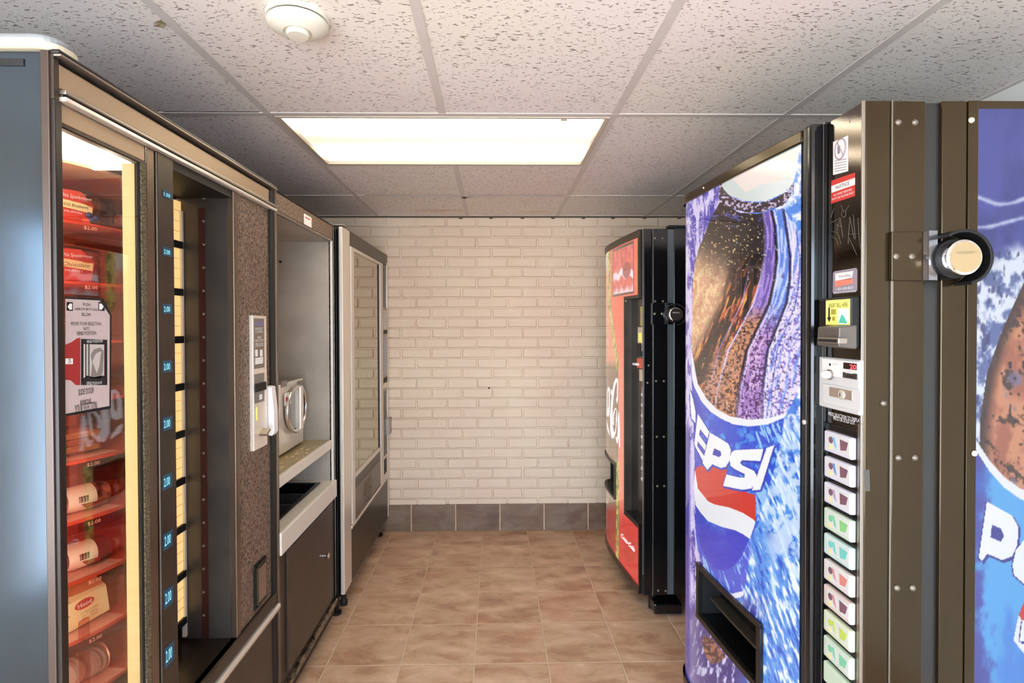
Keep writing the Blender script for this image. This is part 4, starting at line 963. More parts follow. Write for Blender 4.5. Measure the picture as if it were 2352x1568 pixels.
def art(px, py):
    N_ = len(px)
    n1 = fbm(px/7, py/34, 1); n2 = fbm(px/16, py/16, 5, 5)
    # water
    left = mixc(np.tile(np.array([74.,66,176]), (N_,1)), (214,204,244), sm(.40,.62,n1+.10*sm(480,620,py)))
    fold = np.abs(fbm(px/14, py/20, 31, 4)-.5); left = mixc(left, (245,240,255), (1-sm(.004,.022,fold))*.8)
    right = mixc(np.tile(np.array([84.,138,228]), (N_,1)), (236,240,255), sm(.38,.6,n2))
    right = mixc(right, (60,100,210), sm(.60,.72,fbm(px/8,py/26,77))*.7)
    c = mixc(left, right, sm(1660,1760,px))
    # lower-right streaking splash
    s_ = px*.94-py*.34; t_ = px*.34+py*.94
    n3 = fbm(s_/6, t_/30, 9, 4); n4 = fbm(s_/22, t_/60, 19, 3)
    low = mixc(np.tile(np.array([84.,146,232]), (N_,1)), (236,246,255), sm(.50,.68,n3+.28*(n4-.5)+.07*sm(1250,900,py)))
    low = mixc(low, (44,86,200), (1-sm(.28,.42,n3))*.85)
    low = mixc(low, (150,205,240), sm(.5,.7,fbm(s_/12,t_/24,45))*.35)
    low = mixc(low, (214,230,250), sm(1740,1790,px)*sm(980,1040,py)*(1-sm(1240,1340,py))*sm(.36,.56,n2)*.85)
    c = mixc(c, low, sm(940,1010,py)*sm(1640,1700,px))
    ll = mixc(np.tile(np.array([46.,42,130]), (N_,1)), (206,206,240), sm(.52,.68,fbm(px/6+py/30, py/22, 13)))
    c = mixc(c, ll, sm(1350,1420,py)*(1-sm(1690,1760,px+ (py-1500)*.2)))
    c = mixc(c, (150,140,180), (1-sm(1590,1625,px))*sm(1380,1430,py)*.7)
    c = mixc(c, (52,50,160), (1-sm(1580,1590,px))*sm(980,1000,py))
    # dark neck below the ring: brown ghost bottle at the bottom
    gb = inpoly(px, py, Z5([(220,1150),(205,1220),(240,1340),(290,1400),(350,1390),(420,1340),(300,1180)]))
    c = np.where(gb[:,None], mixc(np.tile(np.array([70.,44,50]), (N_,1)), (170,110,100), sm(.45,.6,fbm(px/5,py/5,2))), c)
    # bottle body
    b_ = inpoly(px, py, BODY)
    cur = np.interp(py, [470,519,590,640,697,745,804,900,960], [1748,1756,1756,1748,1732,1706,1674,1648,1640])
    s = px-cur; vq = fbm(px/5, py/9, 21, 4); vd = fbm(px/4.4, py/4.4, 33, 2)
    tan = mixc(np.tile(np.array([218.,166,134]), (N_,1)), (240,204,156), sm(.4,.65,vq)); tan = mixc(tan, (190,126,104), sm(800,930,py))
    body = tan
    st_ = np.abs(np.sin((px*1.0+py*.55)/11+3*vq)); body = mixc(body, (164,108,88), (1-sm(.05,.25,st_))*.45)
    strk = fbm((px+.38*py)/5, py/30, 57, 4)
    dark = mixc(np.tile(np.array([40.,28,34]), (N_,1)), (196,84,56), sm(.52,.64,strk)); dark = mixc(dark, (224,170,96), sm(.64,.72,strk)); dark = mixc(dark, (20,16,24), (1-sm(.30,.42,strk))*.8)
    wd = sm(-92,-58,s+14*(vq-.5))
    body = mixc(body, dark, wd)
    mid = mixc(np.tile(np.array([196.,138,112]), (N_,1)), (76,48,50), 1-sm(.34,.46,vd)); mid = mixc(mid, (240,160,96), sm(.62,.74,fbm(px/9,py/9,61))*.8)
    body = mixc(body, mid, sm(770,850,py)*sm(-46,-24,s-.0*py))
    st2 = fbm(s/4.5, py/46, 64, 3)
    z1t = mixc(np.tile(np.array([104.,86,170]), (N_,1)), (168,138,220), sm(.44,.6,st2)); z1 = mixc(z1t, mid, sm(690,750,py))
    z2t = mixc(np.tile(np.array([96.,134,226]), (N_,1)), (186,206,250), sm(.42,.6,st2)); z2b = mixc(np.tile(np.array([168.,132,200]), (N_,1)), (214,178,226), sm(.42,.6,st2)); z2b = mixc(z2b, (96,60,120), 1-sm(.34,.44,vd)); z2 = mixc(z2t, z2b, sm(680,780,py))
    z3 = mixc(np.tile(np.array([128.,156,236]), (N_,1)), (232,222,252), sm(.40,.56,st2+.10*sm(600,800,py))); z3 = mixc(z3, (120,96,190), (1-sm(.32,.42,vd))*.8*sm(560,680,py))
    w2 = 30+.06*(py-600); w3 = 62+.14*np.maximum(py-600, -80)
    body = mixc(body, z1, sm(-1,2,s)); body = mixc(body, z2, sm(-2,2,s-w2)); body = mixc(body, z3, sm(-2,2,s-w3))
    for (dd, w_, cc_, a_) in ((s,2.4,(216,204,250),.95),(s+34-.05*(py-560),1.8,(170,150,220),.7*1),(s-w2,3.6,(34,24,40),.95),(s-w2-7,1.6,(236,230,254),.8),(s-w3,3.6,(38,40,86),.95),(s-w3-6,1.6,(244,244,255),.8),(s-w3-22,1.6,(60,80,170),.7)):
        body = mixc(body, cc_, (1-sm(w_*.5,w_*1.2,np.abs(dd)))*a_*(1-.55*sm(820,930,py)))
    top = mixc(np.tile(np.array([24.,20,28]), (N_,1)), (200,170,120), sm(.72,.80,vd)); top = mixc(top, (84,84,176), sm(.6,.7,fbm(px/18,py/8,81))*.8*(1-sm(510,530,py)))
    body = mixc(body, top, (1-sm(560,690,py+.5*np.maximum(-60-s,0)))*(1-sm(-2,6,s))*.97)
    drop = fbm(px/4.4, py/4.4, 91, 1); body = mixc(body, (250,235,230), sm(.88,.94,drop)*.55); body = mixc(body, (56,34,60), (1-sm(.16,.24,drop))*.7*sm(640,760,py)*sm(-50,-20,s))
    big = fbm(px/9, py/12, 97, 1); body = mixc(body, (60,50,120), (1-sm(.06,.12,big))*.7*sm(20,60,s))
    c = np.where(b_[:,None], body, c)
    rg = inpoly(px, py, RING); rc_ = mixc(np.tile(np.array([46.,38,50]), (N_,1)), (196,176,206), sm(.56,.66,vd+.12*sm(1770,1820,px)))
    c = np.where(rg[:,None], rc_, c)
    cp_ = inpoly(px, py, CAP); cc_ = mixc(np.tile(np.array([206.,216,214]), (N_,1)), (224,230,230), sm(1700,1800,px))
    tri = inpoly(px, py, Z3([(350,370),(620,245),(700,345),(800,435),(620,470),(505,530)])); cc_ = np.where(tri[:,None], np.array([236.,222,216]), cc_)
    tri = inpoly(px, py, Z3([(620,245),(905,130),(880,380),(820,440),(700,345)])); cc_ = np.where(tri[:,None], np.array([216.,224,216]), cc_)
    c = np.where(cp_[:,None], cc_, c)
    # label
    lo = inpoly(px, py, LOWER); lc = mixc(np.tile(np.array([76.,96,214]), (N_,1)), (150,190,246), sm(.5,.68,n3)); c = np.where(lo[:,None], lc, c)
    lb = inpoly(px, py, LABEL); lc = mixc(np.tile(np.array([50.,84,210]), (N_,1)), (92,160,238), sm(.45,.7,n2)*.9); lc = mixc(lc, (66,66,190), (1-sm(1595,1640,px))*.7)
    lc = mixc(lc, (62,64,200), sm(1180,1240,py)*.8); c = np.where(lb[:,None], lc, c)
    for pl_, k in ((REDP,(214,66,58)), (WAVE,(238,240,246)), (RWHITE,(240,240,246)), (LOWW,(236,236,250))):
        c = np.where(inpoly(px, py, pl_)[:,None], np.array(k, float), c)
    # splash over label edge
    m_ = lb & (px > 1738) & (n3 > .56); c = np.where(m_[:,None], np.array([150.,196,244]), c)
    # letters: blue keyline then white
    for q in LET:
        for (dx_, dy_) in ((3,2),(3,4),(2,5),(4,3),(-2,1),(0,5),(1,-2)):
            c = np.where(inpoly(px, py, shiftp(q,dx_,dy_))[:,None], np.array([56.,70,186]), c)
    for k, q in enumerate(LET):
        m_ = inpoly(px, py, q)
        if k == 1: m_ &= ~inpoly(px, py, LHOLE)
        c = np.where(m_[:,None], np.array([244.,245,248]), c)
    return c

# ------------------------------------------------------------------ M5 near drink machine
PP = Prof([(1.305,.745),(1.45,.728),(1.60,.714),(1.75,.704),(1.87,.698),(1.95,.693),(2.0,.702),(2.035,.722),(2.055,.755)])
YN = 1.131; T5 = 1.868; B5 = .10; XP = .768
m5 = thing('cola_vending_machine', 'large black drink vending machine with lit blue bottle front, nearest on the right', 'vending machine', (1.15,1.6,0), 'drink vending machines along the right wall')
PRN = colmat('backlit_blue_print', .25, .80, .25, coat=1, coatr=.02)
zt5 = PP.hit(1820,335)[1]
uc = PP.usil()
ch0, ch1 = PP.hit(1748,1480)[0], PP.hit(1609,1350)[0]
cz1, cz0 = PP.hit(1609,1306)[1], PP.hit(1700,1540)[1]
cz1 = (PP.hit(1609,1308)[1]+PP.hit(1740,1420)[1])/2; cz0 = (PP.hit(1612,1422)[1]+PP.hit(1745,1560)[1])/2
zg1 = T5-.030
printed(PP, .012, PP.L-.012, B5+.03, zg1, .0030, .0018, .002, lambda U, Z: art(*uz2px(PP, U, Z)), [(ch0,ch1,cz0,cz1)], PRN, m5, 'display_panel')['label'] = 'curved backlit bottle picture with PEPSI lettering'
xb5 = .86
sh_ = MB()
for s_ in (shell(PP, 0, PP.L, B5, cz0, -.006, xb5), shell(PP, 0, PP.L, cz1, T5-.001, -.006, xb5), shell(PP, 0, ch0, cz0, cz1, -.006, xb5), shell(PP, ch1, PP.L, cz0, cz1, -.006, xb5)): sh_.add(s_.v, s_.f)
sh_.build('door_shell', BLACKM, m5)
band(PP, 0, PP.L, zg1, T5, -.006, .010).build('top_rim', DARKSTEEL, m5, .003, smooth=True)
band(PP, 0, PP.L, B5, B5+.03, -.006, .010).build('bottom_rim', BLACK, m5, smooth=True)
band(PP, PP.L-.012, PP.L, B5+.03, zg1, -.006, .008, 6).build('edge_trim', BLACK, m5, smooth=True)
MB().lathe(tuple(PP.yx(PP.hit(1623,403)[0], .010)[::-1])+(T5-.014,), (-.9,-.3,0), [(.004,0),(.003,.002),(.001,.003)], 10).build('screw', SILVER, m5)
# delivery chute: frame, floor, flap
fr = MB()
for (a, b_, c_, d_) in ((ch0-.012,ch1+.012,cz1-.004,cz1+.012),(ch0-.012,ch1+.012,cz0-.014,cz0+.004),(ch0-.014,ch0+.006,cz0,cz1),(ch1-.006,ch1+.010,cz0,cz1)):
    q = band(PP, a, b_, c_, d_, -.004, .012, 16); fr.add(q.v, q.f)
fr.build('chute_frame', mat('chute_black', (26,24,22), .3, .1), m5, .003, smooth=True)
q = band(PP, ch0, ch1, cz0, cz1, -.110, -.106, 12); q.build('chute_back', BLACKM, m5)
q = band(PP, ch0, ch1, cz0-.004, cz0+.002, -.110, -.004, 12); q.build('chute_floor', BLACK, m5)
q = band(PP, ch0+.004, ch1-.004, cz0+.052, cz0+.060, -.075, -.030, 12); q.build('chute_flap', mat('chute_flap_edge', (74,66,56), .3, .3), m5, .002)
q = band(PP, ch0+.004, ch1-.004, cz0+.060, cz1-.004, -.075, -.068, 12); q.build('chute_flap', BLACK, m5)
# post between panel and controls
box('door_post', BLACK, m5, .738, .86, 1.268, 1.305, B5, T5+.004, .008)
box('door_post', DARKSTEEL2, m5, .7365, .742, 1.284, 1.300, B5+.02, T5, .002)
box('door_post', BLACK, m5, .760, .86, 1.252, 1.268, B5, T5)
box('post_edge', SILVERD, m5, .7595, .7635, 1.256, 1.258, B5, T5)
ysc, zsc = pX(1857,972,.737); MB().lathe((.7365,1.290,zsc), (-1,0,0), [(.006,0),(.005,.003),(.001,.004)], 14).build('screw', SILVER, m5, smooth=True)
# door block with control column
box('door_block', DARKSTEEL, m5, XP+.004, .825, YN, 1.252, B5, T5, .003)
cc5 = box('control_panel', PANELB, m5, XP-.001, XP+.008, YN+.004, 1.250, B5+.01, T5-.002, .0015, label='glossy black control column')
box('edge_highlight', SILVERD, m5, XP-.003, XP+.004, YN, YN+.004, B5, T5, .001)  # pale strip standing in for the highlight along the panel edge
# side of machine: flange, seam, cabinet
YS = YN
x_ = lambda px, py=800: pY(px, py, YS)[0]
box('side_flange', DARKSTEEL, m5, .825, x_(2043), YS+.001, YS+.12, B5, T5, .002)
box('cabinet', BLACKM, m5, x_(2043)+.002, 1.575, YS+.012, 2.055, B5, T5-.004)
box('cabinet_side', DARKSTEEL, m5, x_(2048), x_(2124), YS, YS+.012, B5, T5-.001, .003)
box('side_channel', DARKSTEEL2, m5, x_(2124), x_(2160), YS+.008, YS+.012, B5, T5-.002)
box('cabinet_side', DARKSTEEL, m5, x_(2160), x_(2219), YS, YS+.012, B5, T5, .003)
box('cabinet_side', DARKSTEEL, m5, x_(2220), x_(2243), YS-.001, YS+.012, B5, T5, .001)
box('seam', SILVERD, m5, x_(2045), x_(2047.5), YS-.0005, YS+.012, B5, T5)
xg0 = x_(2243); zg_t = pY(2260,250,YS)[1]
box('cabinet_side', DARKSTEEL, m5, xg0, 1.575, YS, YS+.012, zg_t, T5, .001)
box('cabinet_side', DARKSTEEL, m5, 1.550, 1.575, YS, YS+.012, B5, zg_t, .001)
# side print: same artwork, unlit
uP, zP = PP.hit(1617,1003); xPs, zPs = pY(2250,1157,YS)
U_, Z_ = np.meshgrid(np.linspace(xg0, 1.55, 300), np.linspace(B5+.02, zg_t, 860)); U_ = U_.ravel(); Z_ = Z_.ravel()
us_ = uP - (U_-xPs)*1.0
pxs, pys = uz2px(PP, np.clip(us_, .0, PP.L), Z_ + (zP-zPs))
ac = art(pxs, pys)
top_ = mixc(np.tile(np.array([68.,76,160]), (len(U_),1)), (48,58,138), sm(.4,.7,fbm(U_*14,Z_*9,3)))
wv = np.minimum(np.abs(Z_-1.665-.012*np.sin(U_*34)), np.abs(Z_-1.615-.010*np.sin(U_*28+1.5))); top_ = mixc(top_, (208,216,236), (1-sm(.002,.011,wv+.006*fbm(U_*60,Z_*60,8)))*.85)
sp = fbm(U_*55, Z_*38, 15, 5); splash = mixc(np.tile(np.array([92.,108,160]), (len(U_),1)), (222,228,240), sm(.34,.56,sp)); splash = mixc(splash, (50,56,110), (1-sm(.28,.40,fbm(U_*90,Z_*40,27)))*.8)
ws = 1-sm(1.52,1.56,Z_ - .5*np.maximum(0,.06-np.abs(U_-(xg0+.085))) + .02*(sp-.5))
bg = mixc(top_, splash, ws)
bl = np.interp(Z_, [1.12,1.20,1.30,1.38,1.46,1.56,1.70,1.87], [xg0+.008,xg0+.008,xg0+.022,xg0+.05,xg0+.085,xg0+.13,xg0+.17,xg0+.2])
inside = (U_ > bl) | (Z_ < 1.155)
bot = mixc(np.tile(np.array([168.,100,78]), (len(U_),1)), (208,140,104), sm(.35,.65,fbm(U_*30,Z_*18,4)))
bot = mixc(bot, (52,32,30), (1-sm(.002,.035,U_-bl))*.9); bot = mixc(bot, (60,38,36), sm(.60,.72,fbm(U_*48+Z_*20,Z_*40,6))*.9); bot = mixc(bot, (120,120,160), sm(.62,.74,fbm(U_*22,Z_*14,12))*.7)
bot = mixc(bot, (40,24,24), (1-sm(.08,.2,fbm(U_*110,Z_*90,14,1)))*.8)
sidec = np.where(inside[:,None], bot, bg)
# ring, label, letters in metres relative to the print corner
zr = np.interp(U_, [xg0,xg0+.03,xg0+.06,xg0+.095,xg0+.2,xg0+.4,xg0+.57], [1.150,1.105,1.072,1.047,1.01,1.03,1.14])
lb_ = Z_ < zr-.012; lab = mixc(np.tile(np.array([70.,74,158]), (len(U_),1)), (86,166,226), sm(-.01,.03,(U_-xg0)-.11*np.maximum(Z_-.90,0)-.10*np.maximum(.86-Z_,0)+.06*(sp-.5))); lab = mixc(lab, (60,112,206), sm(.5,.7,fbm(U_*12,Z_*7,2))*.6)
sidec = np.where(lb_[:,None], lab, sidec); sidec = np.where(((Z_ < zr+.010) & (Z_ > zr-.012))[:,None], np.array([232.,232,236]), sidec)
def spol(L_): return [pY(2000+a/1.727, 660+b_/1.727, YS) for a, b_ in L_]
LP_ = spol([(460,848),(560,905),(585,950),(580,1020),(560,1065),(520,1080),(462,1055),(440,1085),(428,1070)]); LPh = spol([(480,940),(515,955),(528,985),(515,1008),(474,990)])
LS_ = spol([(608,1000),(575,1040),(562,1100),(568,1140),(608,1175),(700,1215),(740,1260),(725,1330),(600,1320),(590,1400),(760,1420),(830,1340),(820,1230),(760,1160),(680,1120),(700,1060),(860,1090),(880,1010)])
LR_ = spol([(608,1240),(585,1300),(608,1330),(900,1500),(1000,1500),(1000,1300)]); LW_ = spol([(585,1300),(565,1400),(608,1450),(900,1640),(1000,1640),(1000,1500),(900,1500),(608,1330)])
for (q, k) in ((LW_,(232,232,238)),(LR_,(206,48,52))): sidec = np.where(inpoly(U_, Z_, q)[:,None], np.array(k, float), sidec)
for q in (LP_, LS_):
    for (dx_, dz_) in ((.005,-.003),(.004,-.007),(-.003,-.002)): sidec = np.where(inpoly(U_, Z_, shiftp(q,dx_,dz_))[:,None], np.array([52.,52,140]), sidec)
sidec = np.where((inpoly(U_,Z_,LP_) & ~inpoly(U_,Z_,LPh))[:,None], np.array([236.,236,240]), sidec); sidec = np.where(inpoly(U_,Z_,LS_)[:,None], np.array([236.,236,240]), sidec)
SPR = colmat('unlit_side_print', .3, .0, .44, coat=.4, coatr=.08)
disc('side_picture', np.stack([U_, np.full_like(U_, YS-.0005), Z_], 1), sidec, None, 300, 860, SPR, m5)['label'] = 'large blue bottle picture on the machine side'
def boltY(px, py, Y, par, r=.0068, m_=BOLTM):
    x, z_ = pY(px, py, Y); MB().lathe((x, Y, z_), (0,-1,0), [(r,0),(r*.9,.002),(r*.5,.0045),(.001,.005)], 16).build('bolt', m_, par, smooth=True)
for (a, c_) in ((2063,281),(2101,281),(2063,1051),(2101,1051),(2060,1350),(2096,1350),(2029,926)): boltY(a, c_, YS-.0005, m5)
for (a, c_) in ((2231,276),(2238,1041)): boltY(a, c_, YS-.002, m5, .0062, mat('ivory_screw', (196,190,168), .5))
for yy in (YN+.08, 1.97):
    for xx in (.84, 1.5): MB().cyl((xx,yy,0), (0,0,1), .02, B5, 16).build('leg', BLACKM, m5)
# stickers / units on the control column; faces -X, so right = -Y
def rtext(body, X, pa, pb, m_, parent, name='lettering', **k):
    y0, z1 = pX(pa[0], pa[1], X); y1, z0 = pX(pb[0], pb[1], X)
    return text(body, (X, y0, z0), (0, y1-y0, 0), (0, 0, z1-z0), m_, parent, name, **k)
def rq(pts, X, m_, parent, name, t=.0006): return plate([(X,)+pX(p[0], p[1], X) for p in pts], (-1,0,0), t, name, m_, parent)
def rbox(name, m_, parent, X, pa, pb, out, inn=0, bevel=0, label=None):
    y0, z1 = pX(pa[0], pa[1], X); y1, z0 = pX(pb[0], pb[1], X)
    return box(name, m_, parent, X-out, X+inn, y0, y1, z0, z1, bevel, label)
XQ = XP-.001
s1 = rq([(1914,326),(1948,311),(1948,393),(1914,402)], XQ, WHITEP, cc5, 'warning_sheet')
cy_, cz_ = pX(1930,342,XQ-.001); ring = [(XQ-.001, cy_+.019*math.cos(a), cz_+.022*math.sin(a)) for a in [i*math.pi/16 for i in range(32)]]
MB().tube(ring, .0014, 6, True).build('prohibition_ring', mat('faded_red', (150,128,140), .6), s1); MB().tube([ring[5], ring[21]], .0012, 6).build('prohibition_bar', mat('faded_red', (150,128,140), .6), s1)
rq([(1924,336),(1930,334),(1929,352),(1924,354)], XQ-.0008, mat('grey_ink', (140,130,136), .6), s1, 'machine_figure')
for i in range(5): rq([(1917,369+i*6),(1944,364+i*6),(1944,365.4+i*6),(1917,370.6+i*6)], XQ-.0008, mat('grey_ink', (140,130,136), .6), s1, 'text_line', .0003)
s2 = rq([(1910,415),(1964,396),(1964,450),(1909,468)], XQ-.0002, REDINK, cc5, 'notice_sticker')
rq([(1910,427),(1964,408),(1964,424),(1910,443)], XQ-.001, WHITEP, s2, 'white_band', .0004)
def rtq(body, tl, tr, hh, m_, parent, X=XQ-.0016):   # slanted text between two pixel corners (top-left, top-right), hh = height px
    a = Vector((X,)+pX(tl[0], tl[1]+hh, X)); b_ = Vector((X,)+pX(tr[0], tr[1]+hh, X)); c_ = Vector((X,)+pX(tl[0], tl[1], X))
    return text(body, a, b_-a, c_-a, m_, parent, 'lettering', depth=.0002)
rtq('NOTICE', (1920,427), (1951,416), 8, INK, s2); rtq('ALL MONEY REMOVED', (1915,446), (1957,432), 5, WHITEINK, s2); rtq('FROM THIS MACHINE DAILY', (1911,456), (1962,439), 5, WHITEINK, s2)
s3 = rq([(1914,627),(1917,623),(1966,615),(1969,618),(1969,666),(1966,670),(1916,675),(1913,672)], XQ-.0002, mat('sticker_grey', (150,138,150), .5), cc5, 'service_sticker')
rq([(1919,628),(1960,622),(1956,640),(1919,645)], XQ-.001, WHITEP, s3, 'flag', .0004); rq([(1919,645),(1958,638),(1960,650),(1919,660)], XQ-.001, mat('salmon_ink', (232,130,110), .6), s3, 'flag', .0004)
rtq('Vending', (1926,632), (1954,628), 8, mat('grey_ink', (140,130,136), .6), s3); rtq('1-800-688-8833', (1920,661), (1960,657), 6, WHITEINK, s3); rtq('SERVICE OR REFUNDS', (1915,670), (1966,666), 4, WHITEINK, s3)
# scratched graffiti
SCR = mat('pale_scratch', (120,114,106), .6); sc_ = MB()
for L_ in (((1931,470),(1938,486)),((1950,472),(1940,488)),((1908,512),(1930,500),(1922,530)),((1930,500),(1936,545)),((1921,516),(1933,520)),((1908,530),(1925,535),(1932,560)),((1908,542),(1920,548),(1926,562)),((1952,500),(1948,560)),((1952,498),(1962,548)),((1949,538),(1974,536)),((1960,492),(1965,550)),((1971,500),(1974,556),(1979,585)),((1950,545),(1968,585)),((1916,478),(1908,500)),((1955,275),(1951,282),(1950,268))):
    sc_.tube([(XQ-.0002,)+pX(a, c_, XQ) for a, c_ in L_], .00032, 4)
cir = [(1938+5*math.cos(a), 491+8*math.sin(a)) for a in [i*math.pi/6 for i in range(12)]]
sc_.tube([(XQ-.0002,)+pX(a, c_, XQ) for a, c_ in cir], .00035, 4, True)
sc_.build('scratches', SCR, cc5)
# bill validator
bv = rbox('bill_validator', BLACKM, m5, XP, (1902,686), (1977,800), .022, 0, .004)
rbox('validator_label', YELLOWP, bv, XP-.022, (1898,690), (1953,746), .0015, 0, .001)
XV = XP-.0238
rtext('INSERT BILL HERE', XV, (1904,697), (1947,704), INK, bv, depth=.0002)
rbox('arrow_stem', INK, bv, XV, (1903,706), (1906,730), .0004); rq([(1900,729),(1909,728),(1905,739)], XV-.0003, INK, bv, 'arrow_head')
rbox('bill_icon', mat('olive_ink2', (170,160,60), .5), bv, XV, (1909,710), (1920,722), .0004); rbox('bill_icon', mat('olive_ink2', (170,160,60), .5), bv, XV, (1912,727), (1918,736), .0004)
rbox('bill_picture', mat('pale_mint', (226,244,236), .5, emit=(226,244,236), es=.3), bv, XV, (1925,709), (1949,744), .0004); rq([(1927,741),(1933,722),(1938,724),(1946,742)], XV-.0008, mat('mint', (90,200,170), .5), bv, 'bill_figure')
SNOUT = mat('dark_plastic_snout', (92,84,78), .35, .1)
yv0, zv1 = pX(1886,750,XP-.05); yv1, zv0 = pX(1936,800,XP-.05)
MB().prism([(XP-.02,zv1+.004),(XP-.058,zv1),(XP-.060,zv0+.004),(XP-.02,zv0-.002)], yv0, yv1, 'y').build('snout', SNOUT, bv, .003)
XS = XP-.070; yv2, zv3 = pX(1877,774,XS); yv3, zv2 = pX(1925,790,XS)
f = box('bill_slot', SILVERD, bv, XS, XP-.05, yv2, yv3, zv2, zv3, .002); box('slot_opening', INK, f, XS-.0006, XS+.003, yv2-.004, yv3+.004, zv2+.0035, zv3-.0035)
# coin unit
cu = rbox('coin_unit', GREYP, m5, XP, (1890,818), (1985,955), .010, 0, .004, label='pale grey coin unit with red digits')
XC = XP-.010
y0_, z1_ = pX(1890,816,XC); y1_, _ = pX(1985,818,XC)
rbox('coin_face', WHITEP, cu, XC, (1891,822), (1980,874), .004, 0, .003); rbox('coin_face', GREYP, cu, XC, (1892,880), (1980,946), .003, 0, .003)
dp = rbox('coin_display', mat('display_black', (40,16,16), .2), cu, XC-.004, (1938,832), (1968,850), .001); rtext('20', XC-.0055, (1952,836), (1967,849), mat('red_digits', (255,70,80), .4, emit=(255,70,80), es=2.2), cu, depth=.0002, bold=.02)
rbox('coin_slot', mat('slot_brown', (60,50,46), .3), cu, XC-.004, (1937,854), (1970,872), .002, 0, .001); rbox('coin_lip', WHITEP, cu, XC-.006, (1945,853), (1960,858), .004, 0, .001); rbox('slot_opening', INK, cu, XC-.006, (1944,862), (1962,867), .0006)
yk_, zk_ = pX(1907,860,XC-.004); MB().cyl((XC-.004,yk_,zk_), (-1,0,0), .0115, .003, 24).build('return_ring', SILVERD, cu)
MB().lathe((XC-.007,yk_,zk_), (-1,0,0), [(.0085,0),(.0085,.012),(.007,.014),(.001,.014)], 24).build('return_button', WHITEP, cu, smooth=True)
rbox('diode', INK, cu, XC-.004, (1905,834), (1908,840), .0006); rtext('COIN RETURN', XC-.0045, (1912,834), (1923,838), mat('grey_ink', (140,130,136), .6), cu, depth=.0002)
cd = rbox('coin_door', mat('warm_steel', (200,184,170), .3, .7), cu, XC-.003, (1907,888), (1960,920), .003, 0, .002)
yk_, zk_ = pX(1933,906,XC-.006); MB().lathe((XC-.006,yk_,zk_), (-1,0,0), [(.010,0),(.010,.002),(.006,.0035),(.001,.0035)], 20).build('lock', SILVER, cd, smooth=True); MB().box(XC-.0102, XC-.0095, yk_-.001, yk_+.001, zk_-.004, zk_+.004).build('keyhole', INK, cd)
for i, s_ in enumerate(('PRESS SELECTION TO DISPLAY', 'PRICE OR SOLD OUT')):
    a, c_ = ((1903,945),(1978,963)) if i == 0 else ((1914,955),(1964,968))
    rtq(s_, a, c_, 8, WHITEINK, cc5, XQ-.0004)
# selection buttons
bp = rbox('button_panel', BLACK, m5, XP, (1899,968), (1977,1900), .004, 0, .002)
rbox('button_frame', SILVERD, m5, XP, (1976,972), (1979,1900), .006, 0, .001)
MINT = mat('mint_print', (120,190,150), .4); BRN = mat('mulberry_print', (120,84,96), .4); BLU = mat('sky_print', (130,180,214), .4); ROS = mat('rose_print', (196,140,140), .4); LIM = mat('lime_print', (180,200,90), .4); YLP = mat('sand_print', (222,210,150), .4)
cl = [(BLU,BRN),(mat('steel_print',(110,140,190),.4),BRN),(mat('lilac_print',(170,150,180),.4),BRN),(MINT,mat('green_print',(130,190,120),.4)),(mat('teal_print',(110,190,180),.4),mat('teal_print',(110,190,180),.4)),(ROS,mat('coral_print',(206,130,120),.4)),(ROS,BRN),(LIM,LIM),(MINT,MINT)]
tints = [(236,232,244)]*3 + [(222,236,214),(214,238,232),(240,230,226),(236,214,206),(228,236,200),(214,232,206)]
XK = XP-.004; yL = pX(1904,1020,XK)[0]; yRr = pX(1967,1040,XK)[0]; hB = .047
for i in range(11):
    zc_ = pX(1936,1021+61.2*i,XK)[1]
    k = min(i, 8)
    bt = box('selection_button', mat('button_clear%d' % k, tuple(int(v*.86) for v in tints[k]), .25, 0, .6, emit=tints[k], es=.06), m5, XK-.012, XK+.002, yRr, yL, zc_-hB/2, zc_+hB/2, .004)
    if i > 8: continue
    wY = (yL-yRr)
    box('button_card', GREYP, bt, XK-.0125, XK-.0118, yRr+.004, yL-.014, zc_-.014, zc_+.018)
    MB().cyl((XK-.0128, yL-.028, zc_+.006), (-1,0,0), .0075, .0006, 16).build('flavour_mark', BRN if k in (0,1,2,5,6) else cl[k][0], bt)
    plate([(XK-.0127,yL-.034,zc_+.014),(XK-.0127,yL-.042,zc_+.015),(XK-.0127,yL-.050,zc_-.010),(XK-.0127,yL-.040,zc_-.004)], (-1,0,0), .0006, 'flavour_picture', cl[k][0], bt)
    plate([(XK-.0127,yL-.060,zc_+.014),(XK-.0127,yRr+.008,zc_+.012),(XK-.0127,yRr+.014,zc_-.006),(XK-.0127,yL-.062,zc_-.010)], (-1,0,0), .0006, 'flavour_picture', cl[k][1], bt)
    MB().cyl((XK-.0130, yL-.028, zc_-.010), (-1,0,0), .006, .0006, 14).build('price_dot', YLP, bt)
rq([(1986,1078),(1996,1078),(1998,1128),(1987,1128)], XP-.003, mat('tape_grey', (110,112,110), .4), m5, 'tape_piece')
